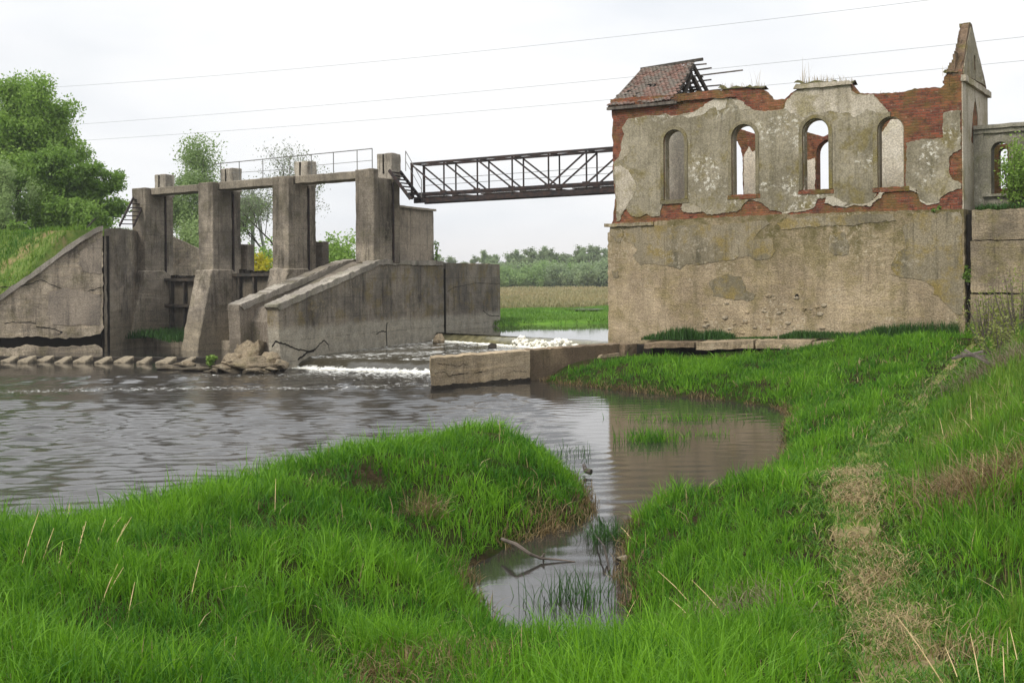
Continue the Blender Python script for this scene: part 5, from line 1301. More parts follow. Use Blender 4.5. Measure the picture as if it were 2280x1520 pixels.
# ------------------------------------------------------------------ water
WAMP, WSPREAD, WL0, WL1 = .0060, .29, .22, .62
WEIR_A, WEIR_B = at_z(600, 818, 0), at_z(975, 829, 0)
def build_water():
    rg = np.random.default_rng(21)
    xs = np.concatenate([np.arange(-60, -22, 1.2), np.arange(-22, 8, .085), np.arange(8, 20, 1.0)])
    ys = np.concatenate([np.arange(-5, 8.5, 1.0), np.arange(8.5, 30, .075), np.arange(30, 56, .13)])
    waves = []
    for i in range(80):
        lam = rg.uniform(WL0, WL1); a = rg.normal(PI / 2 + .08, WSPREAD); k = 2 * PI / lam
        waves.append((k * math.cos(a), k * math.sin(a), rg.uniform(0, 6.28), WAMP * lam ** 1.0))
    dw = np.array([WEIR_B.x - WEIR_A.x, WEIR_B.y - WEIR_A.y]); Lw = np.hypot(*dw); dw /= Lw; nw = np.array([dw[1], -dw[0]])
    sh = {}
    def masks(P):
        rel = P - np.array([WEIR_A.x, WEIR_A.y]); s = rel @ dw; q = rel @ nw      # q>0 in front of the weir
        x, y = P[:, 0], P[:, 1]
        # calm: cove, inlet and the pool left under the wing wall; lively: the stream from the weir to lower left
        cove = sstep(x + .10 * (y - 28) , -.2, 1.2)
        cove = np.maximum(cove, sstep(x, -1.3, -.5) * sstep(-y, -17.0, -14.5))
        pool = sstep(y, 37.0, 38.8) * sstep(-x, 7.5, 9.0)
        live = (1 - cove * .93) * (1 - pool * .9)
        return s, q, live, cove
    def fz(P):
        s, q, live, cove = masks(P); z = np.zeros(len(P))
        for kx, ky, p, a in waves: z += a * 2 * ((.5 + .5 * np.sin(P[:, 0] * kx + P[:, 1] * ky + p + .7 * np.sin(P[:, 0] * .9 + p))) ** 1.7 - .41)
        z = z * live * (.75 + .55 * lump(P, .22)) * np.where(P[:, 1] < 20, .8, 1.0)
        near = np.exp(-np.maximum(q, 0) / 3.5) * (q > -.5) * (s > -1.5) * (s < Lw + 3)
        z += near * .05 * lump(P, 5.0) * (1 - cove)
        sh['m'] = (s, q, live, cove); return z
    me, P, z = grid_mesh('river', xs, ys, fz)
    s, q, live, cove = sh['m']
    across = np.exp(-(np.clip(-s, 0, 99) / 6) ** 2)
    stream = np.exp(-np.maximum(q, 0) / 4.0) * (q > -.3) * (1 - cove) * across * .78
    line = np.exp(-((P[:, 1] - (33.0 + .22 * (P[:, 0] + 8) + .8 * np.sin(P[:, 0] * .35))) / 1.1) ** 2) * (P[:, 0] < -2.5) * .48
    foam = np.clip(np.maximum(stream, line), 0, 1) * (1 - cove)
    foam = np.maximum(foam, (.12 + .10 * lump(P, .5)) * sstep(P[:, 1], 22, 31) * (1 - cove) * sstep(39 - P[:, 1], 0, 1.5))  # thin foam colour paints bright sparkle onto the farther water
    foam = foam * (1 - sstep(P[:, 1], 37.3, 38.5) * sstep(-P[:, 0], 7, 8))
    set_attr(me, 'rough_water', live); set_attr(me, 'foam', foam)
    o = link('river_water', me, M_WATER, None, True); tag(o, kind='structure')
    # water on the middle step, running down over the lower weir
    A = np.array([WEIR_A.x, WEIR_A.y]) - nw * .0; V, Q, fo = [], [], []
    nx, prof = 90, [(.15, -.06), (0.0, .05), (-.12, .17), (-.3, .26), (-.55, .31), (-.9, .345), (-1.4, .37), (-2, .39), (-3, .40), (-4, .40), (-5, .40), (-6.5, .41), (-8, .42), (-10, .43), (-13, .44), (-16, .45)]
    for j, (qq, zz) in enumerate(prof):
        for i in range(nx):
            t = -1.2 + (Lw + 6.5) * i / (nx - 1); sk = max(0, -qq - 1) * .22
            p = A + dw * (t + sk) + nw * qq
            wob = .03 * fbm1(t * 1.3 + qq, 3) + .02 * fbm1(t * 5 + qq * 3, 6)
            V.append((p[0], p[1] + .12 * fbm1(t * .9, 9) * (qq > -.6), zz + wob * (1 if qq < -.2 else .3))); fo.append((.50 + .25 * fbm1(t * .7 + qq * .5, 12)) if qq < -.6 else (.2 if qq < 0 else .8))
    i = np.arange(len(V)).reshape(len(prof), nx); Q = np.stack([i[:-1, :-1].ravel(), i[:-1, 1:].ravel(), i[1:, 1:].ravel(), i[1:, :-1].ravel()], 1)
    me = np_mesh('rapids', np.array(V), Q); set_attr(me, 'foam', fo); set_attr(me, 'rough_water', np.ones(len(V)))
    o = link('rapids_water', me, M_RAPID, None, True); tag(o, kind='structure')
    # left part of the middle step between piers and baffle stones is the river itself; upstream water above the second weir
    W0, W1 = at_d(988, 757, 50.0), at_d(1400, 762, 40.6)
    W0.z = W1.z = 0
    d = (W1 - W0).normalized(); n = Vector((-d.y, d.x, 0))
    if n.y < 0: n = -n
    pts = [W0 + d * (-1.2), W1 + d * 1, W1 + d * 1 + n * 30, at_z(1420, 733, Z_UP), at_z(1340, 732, Z_UP), at_z(1240, 730, Z_UP), at_z(1160, 729, Z_UP), at_z(1115, 727, Z_UP), Vector((-1.2, 57.5, 0)), Vector((-12, 60, 0))]
    m = MB(); m.verts([(-70, 62, Z_UP), (-34, 62, Z_UP), (W0.x - .6, W0.y + .4, Z_UP), (W1.x + 1, W1.y - .5, Z_UP), (W1.x + 14, W1.y + 9, Z_UP), (30, 75, Z_UP), (-70, 75, Z_UP)], [(0, 1, 2, 3, 4, 5, 6)])
    o = m.done('upper_water', M_POND, None); tag(o, kind='structure')
    # second weir: brown film over the crest and its foam
    cr = []
    nn = 60; V = []
    prof = [(-.45, .40), (-.3, .55), (-.12, .68), (.05, .755), (.35, Z_UP + .004)]
    for qq, zz in prof:
        for i in range(nn):
            p = W0 + d * (-.8 + ((W1 - W0).length + 1.4) * i / (nn - 1)) + n * (qq + .06 * fbm1(i * .4, 2)); V.append((p.x, p.y, zz + .012 * fbm1(i * .7, 5)))
    i = np.arange(len(V)).reshape(len(prof), nn); Q = np.stack([i[:-1, :-1].ravel(), i[:-1, 1:].ravel(), i[1:, 1:].ravel(), i[1:, :-1].ravel()], 1)
    o = link('weir_overflow', np_mesh('overflow', np.array(V), Q), M_WEIRFILM, None, True); tag(o, kind='structure')
    def foam_ob(name, lab, items):
        bm = bmesh.new()
        for k, (p, r) in enumerate(items):
            t = bmesh.ops.create_icosphere(bm, subdivisions=2, radius=1)
            for v in t['verts']:
                nrm = v.co.copy(); f = 1 + .3 * mnoise.noise(nrm * 2 + Vector((k * 1.7, 0, 0))) + .16 * mnoise.noise(nrm * 5 + Vector((k * .7, 3, 0)))
                v.co = Vector((nrm.x * r[0] * f, nrm.y * r[1] * f, nrm.z * r[2] * f)) + p
        me = bpy.data.meshes.new(name); bm.to_mesh(me); bm.free()
        o = link(name, me, M_FOAM, None, True); tag(o, lab, None, None, 'stuff')
    it = []
    for _ in range(330):
        t = random.uniform(0.02, 1.06); p = WEIR_A.lerp(WEIR_B, t) + Vector((dw[0], dw[1], 0)) * 0 + Vector((nw[0], nw[1], 0)) * (.04 + abs(random.gauss(0, .16)) * (.6 + .9 * t)); s_ = random.uniform(.2, .95)
        p.z = .015; it.append((p, (.11 * s_, .07 * s_, .055 * s_)))
    foam_ob('weir_foam', 'line of white foam at the foot of the lower weir', it)
    it = []
    for px, py, r, h in ((1160, 768, .30, .30), (1150, 772, .2, .2), (1170, 772, .25, .2), (1188, 774, .2, .16), (1200, 771, .25, .2), (1215, 770, .22, .2), (1228, 770, .2, .18), (1240, 769, .3, .26), (1252, 767, .32, .28), (1265, 768, .3, .24), (1278, 770, .2, .16), (1325, 766, .18, .14), (1340, 765, .16, .14), (1350, 764, .2, .18)):
        for _ in range(34):
            p = at_d(px + random.gauss(0, 5), py, np.interp(px, [1000, 1400], [48.6, 39.8]) + random.gauss(0, .12)); p.z = .42 + h * random.uniform(.1, 1.3); q = random.uniform(.16, .36); it.append((p, (r * q * 1.15, r * q, r * q * .85)))
    for _ in range(340):
        t = random.random(); p = W0 + d * ((W1 - W0).length * t - .4) - n * (.45 + abs(random.gauss(0, .14))); p.z = .41; s_ = random.uniform(.5, 1.2); it.append((p, (.11 * s_, .08 * s_, .06 * s_)))
    foam_ob('heaped_foam', 'heaped cream coloured foam below the upper weir', it)

# ------------------------------------------------------------------ plain, embankment, far wood
def build_far():
    # one sheet to the horizon, with the river bed and both flood plains
    xs = np.concatenate([-np.geomspace(40, 2500, 24)[::-1], np.arange(-38, 40, 1.5), np.geomspace(41, 2500, 24)])
    ys = np.concatenate([np.arange(-200, 40, 20), np.arange(40, 120, 1.2), np.geomspace(121, 3500, 40)])
    def fz(P):
        x, y = P[:, 0], P[:, 1]
        shore = 55.5 + .08 * x + 1.2 * np.sin(x * .5) + .5 * np.sin(x * 1.7)
        shore = np.where(x < -3, 62.5, shore)
        t = sstep(y, shore - 1.5, shore + 2.0)
        z = -1.5 + t * 2.52 + t * .22 * np.sin(x * .33 + 1) * np.sin(y * .21) * sstep(y, 58, 64)
        return z + sstep(y, 70, 240) * .35
    me, P, z = grid_mesh('plain', xs, ys, fz)
    o = link('ground', me, M_PLAIN, None, True); tag(o, kind='structure')
    rg = np.random.default_rng(31)
    # grass and reeds on the far bank
    n = 26000; y = 55 + 27 * rg.random(n) ** 1.3; x = rg.uniform(-.022, .10, n) * y + rg.normal(0, .3, n); P = np.column_stack([x, y]); z = fz(P); ok = (z > .8) & (lump(P, .8) > rg.normal(-.35, .3, len(P))); P, z = P[ok], z[ok]; m = len(P)
    blades('far_bank_grass', np.column_stack([P, z - .03]), rg.uniform(.08, .26, m), rg.uniform(0, 6.28, m), np.abs(rg.normal(.3, .2, m)), np.full(m, .04), .6 + .4 * lump(P, .6) + rg.normal(0, .15, m), M_FARGRASS, label='bright grass on the far bank beyond the weir')
    n = 48000; y = 84 + 116 * rg.random(n) ** 1.5; x = rg.uniform(-.08, .18, n) * y; P = np.column_stack([x, y]); z = fz(P)
    blades('dry_reeds', np.column_stack([P, z]), rg.uniform(.15, .6, n), rg.uniform(0, 6.28, n), np.abs(rg.normal(.4, .3, n)), .0009 * y, .5 + .4 * lump(P, .35) + rg.normal(0, .2, n), M_REED, label='tan dry reed meadow in front of the far wood')
    # little pool in the far bank
    c = at_z(1302, 697, 1.05); m = MB(); pts = [(c.x + 1.15 * math.cos(a) * (1 + .2 * math.sin(3 * a)), c.y + 2.2 * math.sin(a), 1.30) for a in np.linspace(0, 2 * PI, 24, endpoint=False)]
    m.verts(pts, [tuple(range(24))]); o = m.done('pool_water', M_POND, None); tag(o, kind='structure')
    # left embankment
    xs = np.arange(-60, -13.0, .35); ys = np.arange(44, 92, .35)
    def fe(P):
        x, y = P[:, 0], P[:, 1]
        lx = (x - WING.o[0]) * WING.u[0] + (y - WING.o[1]) * WING.u[1]; ly = (x - WING.o[0]) * WING.n[0] + (y - WING.o[1]) * WING.n[1]
        wx = np.array([-9, 0, 2.9, 4.0]); wz = np.array([-.6, 2.55, 4.9, 5.5])
        t = np.interp(lx, [-20, -6.6, 0, 1.3, 2.4, 4.2, 6.3], [.2, .2, 2.15, 3.2, 4.1, 5.05, 5.2])
        crest = 5.62 - .0 * lx
        z = t + np.clip((ly - .55) * .62, -9, 99) * (ly > .0)
        z = np.minimum(z, crest) + .10 * lump(P, .8) * (ly > .8)
        dx_, dy_ = x - DAM.o[0], y - DAM.o[1]
        dlx = dx_ * DAM.u[0] + dy_ * DAM.u[1]; dly = dx_ * DAM.n[0] + dy_ * DAM.n[1]
        z = np.where((dlx > -BAY * 3 - .35) | ((x / y > -.338) & (y > 50)) | ((lx > 4.0) & (ly < 2.6)), -1.2, z)
        z = np.where(ly < .35, -1.0, z)
        return z - sstep(dly, 16, 30) * 3.5
    me, P, z = grid_mesh('embankment', xs, ys, fe)
    o = link('embankment_hill', me, M_TURF, None, True); tag(o, kind='structure')
    n = 60000; P = scatter(rg, n, -34, -16, 48, 66); z = fe(P); lx, ly = WING.loc(P[:, 0], P[:, 1]); ok = (z > .6) & (ly > .6) & (lump(P + 3, .9) > rg.normal(-.45, .4, n)); P, z = P[ok], z[ok]; m = len(P)
    blades('embankment_grass', np.column_stack([P, z - .02]), rg.uniform(.08, .4, m), rg.uniform(0, 6.28, m), np.abs(rg.normal(.3, .25, m)), np.full(m, .04), .5 + .5 * lump(P, .7) + rg.normal(0, .2, m), M_GRASSY, label='rough grass and weeds on the left embankment slope')
    return fe, fz

# ------------------------------------------------------------------ trees
def leaves_mesh(name, C, size, seed, flat=.0):
    """many leaf-sized rhombic faces at points C"""
    rg = np.random.default_rng(seed); N = len(C)
    a = rg.normal(size=(N, 3)); a /= np.linalg.norm(a, axis=1)[:, None]
    b = rg.normal(size=(N, 3)); b[:, 2] *= 1 - flat; b -= a * (a * b).sum(1)[:, None]; b /= np.linalg.norm(b, axis=1)[:, None]
    s = size * rg.uniform(.35, 1.5, N)[:, None]
    V = np.stack([C - a * s, C + b * s * .55, C + a * s, C - b * s * .55], 1).reshape(-1, 3)
    return np_mesh(name, V, np.arange(N * 4).reshape(N, 4))

def tree(name, base, height, crown_w, lab, cat='tree', group=None, leaf=M_LEAF, bark=M_BARK, nleaf=9000, lsize=.13, trunk_r=.16, seed=1, crown_from=.25, droop=0.0, spread=1.0, levels=3, bare=False, wob=.10, profile=None, blobs=None):
    rg = random.Random(seed); root = empty(name, loc=base); tag(root, lab, cat, group)
    m = MB(); tips = []
    def grow(p, d, L, r, lev):
        pts, rad = [p], [r]; q = p.copy(); dd = d.copy(); n = 4
        for i in range(n):
            dd = (dd + Vector((rg.gauss(0, wob), rg.gauss(0, wob), rg.gauss(0, wob * .6) - droop * (lev > 0) * .12))).normalized()
            q = q + dd * (L / n); pts.append(q.copy()); rad.append(r * (1 - .55 * (i + 1) / n))
            if lev > 0: tips.append((q.copy(), lev))
        m.tube(pts, rad, 6 if lev < 2 else 4, cap=False)
        if lev >= levels: tips.append((q.copy(), lev)); return
        k = (5, 4, 4, 3, 2)[lev]
        for i in range(k):
            t = rg.uniform(crown_from if lev == 0 else .35, 1.0); j = min(n - 1, int(t * n)); bp = pts[j].lerp(pts[j + 1], t * n - j)
            az = rg.uniform(0, 2 * PI) if lev else 2 * PI * (i + rg.random() * .6) / k
            out = Vector((math.cos(az), math.sin(az), rg.uniform(.35, 1.0))); nd = (dd * .45 + out.normalized() * spread).normalized()
            grow(bp, nd, L * rg.uniform(.48, .66), rad[j] * .55, lev + 1)
        grow(q, (dd + Vector((rg.gauss(0, .2), rg.gauss(0, .2), .3))).normalized(), L * .55, rad[-1], lev + 1)
    grow(Vector((0, 0, -.2)), Vector((rg.gauss(0, .04), rg.gauss(0, .04), 1)), height * .5, trunk_r, 0)
    # fit the limbs to the wanted height and width
    T = np.array([t[0] for t in tips]); hx = np.percentile(np.hypot(T[:, 0], T[:, 1]), 80); hz = np.percentile(T[:, 2], 98)
    fx, fzz = (crown_w / 2) / max(hx, .1) * .88, height / max(hz, .1) * .96
    for v in m.bm.verts:
        q = v.co; w = min(1, max(0, q.z) / (height * .15)); q.x *= 1 + (fx - 1) * w; q.y *= 1 + (fx - 1) * w; q.z *= fzz
    m.done('trunk', bark, root)
    T = T * np.array([fx, fx, fzz]); ng = np.random.default_rng(seed + 100)
    if nleaf:
        T = T[T[:, 2] > height * crown_from * .7] if len(T) > 10 else T
        # leaf clumps around limb ends, uneven in size
        w = ng.uniform(.25, 1.4, len(T)); idx = ng.choice(len(T), nleaf, p=w / w.sum())
        cr = (.055 * crown_w + .034 * height) * ng.uniform(.45, 1.3, len(T))
        dv = ng.normal(size=(nleaf, 3)); dv /= np.linalg.norm(dv, axis=1)[:, None]
        C = T[idx] + dv * (ng.random(nleaf) ** .5 * cr[idx] * 1.5)[:, None] * np.array([1, 1, .7])
        if droop: C[:, 2] -= np.abs(ng.normal(0, droop * .5, nleaf))
        C[:, 2] = np.maximum(C[:, 2], .1)
        me = leaves_mesh('crown', C, lsize, seed, flat=.3 if droop else 0)
        tint = np.clip(.25 + .5 * (w[idx] - .25) / 1.15 * .6 + .25 * ng.random(nleaf) + .2 * np.sin(idx * 1.7), 0, 1)
        set_attr(me, 'tint', np.repeat(tint, 4)); link('crown', me, leaf, root)
    return root

def bush(name, base, w, h, lab, cat='bush', group=None, leaf=M_LEAF, n=2500, lsize=.09, seed=1, stems=9, depth=None):
    rg = random.Random(seed); ng = np.random.default_rng(seed); root = empty(name, loc=base); tag(root, lab, cat, group); m = MB(); T = []
    for i in range(stems):
        a = rg.uniform(0, 2 * PI); r = w * .5 * rg.uniform(.1, .95); tip = Vector((math.cos(a) * r, math.sin(a) * r * ((depth or w) / w), h * rg.uniform(.55, 1.0) * math.sqrt(max(.15, 1 - (r / (w * .56)) ** 2))))
        b0 = Vector((tip.x * .15, tip.y * .15, -.1)); mid = b0.lerp(tip, .5) + Vector((tip.x * .15, tip.y * .15, h * .06))
        m.tube([b0, mid, tip], [.022 * h * .4 + .008, .014 * h * .4 + .005, .004], 5, cap=False)
        for t in np.linspace(.25, 1, 7): T.append(b0.lerp(mid, t * 2) if t < .5 else mid.lerp(tip, t * 2 - 1))
    m.done('stems', M_TWIG, root)
    T = np.array(T); ww = ng.uniform(.3, 1.3, len(T)); idx = ng.choice(len(T), n, p=ww / ww.sum()); cr = ng.uniform(.05, .13, len(T)) * (w + h) * .5
    dv = ng.normal(size=(n, 3)); dv /= np.linalg.norm(dv, axis=1)[:, None]
    C = T[idx] + dv * (ng.random(n) ** .5 * cr[idx] * 1.55)[:, None]; C[:, 2] = np.maximum(C[:, 2], .02)
    me = leaves_mesh('foliage', C, lsize, seed); set_attr(me, 'tint', np.repeat(np.clip(.2 + .45 * ww[idx] / 1.3 + .3 * ng.random(n), 0, 1), 4)); link('foliage', me, leaf, root)
    return root

def build_trees(fe, fz):
    gz = lambda f, p: float(f(np.array([[p.x, p.y]]))[0])
    def put(px, d, f): p = at_d(px, 500, d); p.z = gz(f, p) - .05; return p
    def top(px, py, d, base): return at_d(px, py, d).z - base.z
    b = put(40, 64, fe); tree('leafy_tree', b, top(20, 172, 64, b), 6.2, 'tall bright green tree at the left edge, on the embankment', group='trees on the left embankment', nleaf=60000, lsize=.095, seed=3, trunk_r=.24, crown_from=.12)
    b = put(-70, 66, fe); tree('leafy_tree', b, 10.5, 6.5, 'big green tree half outside the left edge', group='trees on the left embankment', nleaf=40000, lsize=.1, seed=5, trunk_r=.24, crown_from=.12)
    b = put(95, 70, fe); tree('leafy_tree', b, top(95, 240, 70, b), 5.0, 'green tree right of the tallest one on the embankment', group='trees on the left embankment', leaf=M_LEAF, nleaf=40000, lsize=.095, seed=8, trunk_r=.2, crown_from=.1)
    b = put(150, 62, fe); tree('leafy_tree', b, top(150, 345, 62, b), 4.4, 'dense dark green tree filling the middle of the embankment group', group='trees on the left embankment', leaf=M_LEAFD, nleaf=40000, lsize=.08, seed=12, trunk_r=.14, crown_from=.05)
    b = put(196, 63, fe); tree('leafy_tree', b, top(212, 368, 63, b), 3.0, 'rightmost green tree of the embankment group, beside the stair', group='trees on the left embankment', leaf=M_LEAFD, nleaf=28000, lsize=.075, seed=14, trunk_r=.12, crown_from=.05)
    b = put(100, 60, fe); bush('leafy_bush', b, 4.0, 2.6, 'dark low bush under the embankment trees', leaf=M_LEAFD, n=16000, lsize=.08, seed=4, stems=20, group='bushes around the dam')
    b = put(15, 58.5, fe); bush('leafy_bush', b, 3.4, 4.0, 'pale willow bush at the left edge above the slope', leaf=M_LEAFP, n=14000, lsize=.075, seed=6, stems=18, group='bushes around the dam')
    b = put(200, 59, fe); bush('leafy_bush', b, 2.8, 2.2, 'low green bush right above the wing wall top', leaf=M_LEAFD, n=5000, lsize=.09, seed=7, stems=16, group='bushes around the dam')
    b = put(40, 56.5, fe); bush('leafy_bush', b, 2.6, .8, 'small weedy bush low on the embankment slope', leaf=M_LEAFD, n=1800, lsize=.08, seed=9, group='bushes around the dam')
    s = MB().bar(at_d(188, 514, 57), at_d(212, 486, 57.4), .06, .06).done('leaning_post', M_DARKWOOD, None); tag(s, 'dark leaning post on the embankment crest', 'post')
    # beyond the dam
    b = put(455, 80, fz); tree('birch_tree', b, top(470, 318, 80, b), 7.2, 'light drooping birch behind the two left piers', leaf=M_LEAFB, bark=M_BIRCHBARK, nleaf=60000, lsize=.09, seed=21, trunk_r=.14, crown_from=.12, droop=.9)
    b = put(600, 78, fz); tree('bare_tree', b, top(600, 330, 78, b), 6.6, 'half bare grey tree behind the middle piers', leaf=M_LEAFG, nleaf=9000, lsize=.065, seed=23, trunk_r=.22, crown_from=.2, spread=.75, wob=.14, levels=4)
    for px, d, w, py, lab, lf, n, sd in ((418, 68, 3.4, 478, 'pale flowering bush behind the leftmost gate', M_LEAFP, 9000, 31), (572, 66, 2.2, 556, 'yellow flowering bush behind the second gate', M_LEAFY, 6000, 32), (590, 70, 3.6, 538, 'green bush behind the yellow one', M_LEAF, 5000, 33), (755, 72, 4.6, 520, 'fresh green willow bush between the third and fourth pier', M_LEAF, 20000, 34), (700, 74, 2.4, 560, 'low green bush half behind the third pier', M_LEAF, 3000, 35)):
        b = put(px, d, fz); bush('leafy_bush', b, w, top(px, py, d, b), lab, leaf=lf, n=n, lsize=.10, seed=sd, stems=22, group='bushes around the dam')
    b = DIV.w(DIVX(972, .1), .1, 4.0); bush('sapling', (b.x, b.y, b.z), .5, .95, 'tiny sapling sprouting beside the bridge abutment', 'sapling', leaf=M_LEAFD, n=160, lsize=.06, seed=40, stems=4)
    # right side
    b = RU.w(RU.front(2262, 400, .95)[0], .95, ZT + .05); bush('leafy_bush', b, 1.5, 2.2, 'fresh green bush growing before the annex window', leaf=M_LEAF, n=4200, lsize=.045, seed=41, stems=18, group='bushes around the dam')
    b = RU.w(RL + 3.4, 7.5, ZT - .2); tree('bare_tree', b, 4.7, 2.6, 'thin leafless sapling tree behind the annex', nleaf=160, leaf=M_LEAFG, lsize=.05, seed=43, trunk_r=.05, spread=.7)
    b = RU.w(RL + .16, -.05, 3.0); bush('wall_plant', (b.x, b.y, b.z), .3, .55, 'small dark plant growing from the wall joint', 'plant', leaf=M_LEAFD, n=260, lsize=.05, seed=44, stems=5)
    b = at_z(465, 812, .05); bush('shoal_plant', b, .75, .4, 'small bright plant on the rocky shoal', 'plant', leaf=M_LEAF, n=400, lsize=.06, seed=45, stems=8)
    b = RU.w(11.2, -.02, ZT); bush('wall_plant', b, .4, .25, 'small plant on the ledge near the right end of the ruin', 'plant', leaf=M_LEAFD, n=120, lsize=.04, seed=46, stems=4)
    # slope shrubs below the retaining wall
    for i, (px, py, d, w, h, lab, lf) in enumerate(((2200, 745, 29.5, 1.6, 1.5, 'yellow green weedy shrub at the corner of the retaining wall', M_LEAFS), (2268, 760, 26, 1.6, 1.8, 'yellow green weedy shrub at the right edge of the slope', M_LEAFS), (2235, 790, 24, 1.4, 1.1, 'low yellow green shrub on the slope before the retaining wall', M_LEAFS))):
        p = at_d(px, py, d); p.z = float(ground(np.array([[p.x, p.y]]))[0][0])
        bush('weedy_shrub', p, w, h, lab, 'shrub', 'shrubs on the slope', lf, 1500, .03, 50 + i, 30)
    # far wood: individual trees of two rows
    protoA = tree('far_tree', (0, 0, 0), 10.5, 8.5, 'x', leaf=M_LEAFA, nleaf=9000, lsize=.2, seed=61, trunk_r=.22, crown_from=.15, levels=2)
    protoA2 = tree('far_tree', (0, 0, 0), 9.5, 7.0, 'x', leaf=M_LEAFB2, nleaf=9000, lsize=.2, seed=67, trunk_r=.22, crown_from=.1, levels=2)
    protoB = bush('far_bush', (0, 0, 0), 9, 5.0, 'x', leaf=M_LEAFM, n=11000, lsize=.19, seed=62, stems=30)
    protoB2 = bush('far_bush', (0, 0, 0), 8, 4.2, 'x', leaf=M_LEAFB2, n=9000, lsize=.19, seed=66, stems=26)
    rg = random.Random(9); i = 0
    P = [(1040, 573), (1092, 560), (1118, 572), (1142, 566), (1165, 560), (1186, 562), (1206, 556), (1226, 553), (1247, 558), (1268, 552), (1290, 556), (1312, 551), (1334, 553), (1356, 556), (1380, 556), (1000, 575), (960, 570), (1410, 556), (1445, 552), (1480, 558), (1520, 555)]
    for k_, (px, py) in enumerate(P):
        d = 245 + rg.uniform(-14, 14); src = protoA if k_ % 3 != 1 else protoA2
        b = at_d(px, 600, d); b.z = 1.3; h = at_d(px, py, d).z - b.z
        o = src if k_ in (0, 1) else copy_tree(src)
        if k_ == 1: o = protoA2
        o.location = b; s = h / (10.5 if src is protoA else 9.5); sx = s * rg.uniform(.85, 1.15); o.scale = (sx, sx, s); o.rotation_euler = (0, 0, rg.uniform(0, 6.28))
        tag(o, ('grey green budding tree in the far wood', 'fresh green rounded tree in the far wood')[0 if src is protoA else 1], 'tree', ('grey trees of the far wood', 'green trees of the far wood')[0 if src is protoA else 1])
    Q = [(1050, 600), (1105, 588), (1130, 592), (1152, 585), (1178, 590), (1200, 582), (1222, 580), (1246, 588), (1272, 584), (1296, 588), (1320, 586), (1345, 582), (1372, 584), (1010, 598), (970, 600), (1405, 584), (1440, 588), (1480, 584), (1520, 588)]
    for k_, (px, py) in enumerate(Q):
        d = 215 + rg.uniform(-9, 9); src = protoB if k_ % 2 == 0 else protoB2
        b = at_d(px, 600, d); b.z = 1.25; h = at_d(px, py, d).z - b.z
        o = src if k_ < 2 else copy_tree(src)
        o.location = b; s = h / (5.0 if src is protoB else 4.2); o.scale = (s * 1.0, s * 1.0, s); o.rotation_euler = (0, 0, rg.uniform(0, 6.28))
        tag(o, ('round bright green bush before the far wood', 'softer pale green bush before the far wood')[k_ % 2], 'bush', ('bright bushes before the far wood', 'pale bushes before the far wood')[k_ % 2])
M_LEAFM = leaf_mat('far_bush_green', (.17, .28, .08), (.28, .40, .14), .5)
M_LEAFB2 = leaf_mat('far_tree_green', (.2, .28, .13), (.31, .39, .2), .5)
M_LEAFA = leaf_mat('far_wood_green', (.14, .19, .085), (.24, .30, .14), .45)
M_LEAFS = leaf_mat('slope_shrub', (.12, .17, .03), (.27, .29, .07))

def build_wires():
    pole = MB().tube([at_d(563, 580, 85) - Vector((0, 0, 3)), at_d(562, 424, 85)], [.17, .13], 10)
    root = pole.done('utility_pole', M_POLE, None); tag(root, 'grey concrete utility pole behind the middle piers, with a slanting brace', 'utility pole')
    MB().tube([at_d(602, 560, 85.2) - Vector((0, 0, 2.5)), at_d(564, 430, 85)], [.14, .10], 8).done('brace', M_POLE, root)
    for i, (a, b, lab) in enumerate((((-300, 214, 92), (2560, -62, 46), 'uppermost overhead power line crossing the sky'), ((-300, 305, 92), (2560, 52, 46), 'middle overhead power line crossing the sky, ending right of the roof'), ((-300, 338, 92), (2560, 107, 46), 'lowest overhead power line crossing the sky behind the gable'))):
        A, B = at_d(*a), at_d(*b); pts = []
        for k_ in range(41):
            t = k_ / 40; p = A.lerp(B, t); p.z -= 4 * (.9, .55, .55)[i] * t * (1 - t); pts.append(p)
        o = MB().tube(pts, .0085, 5).done('power_line', M_CABLE, None, smooth=True); tag(o, lab, 'power line', 'overhead power lines')

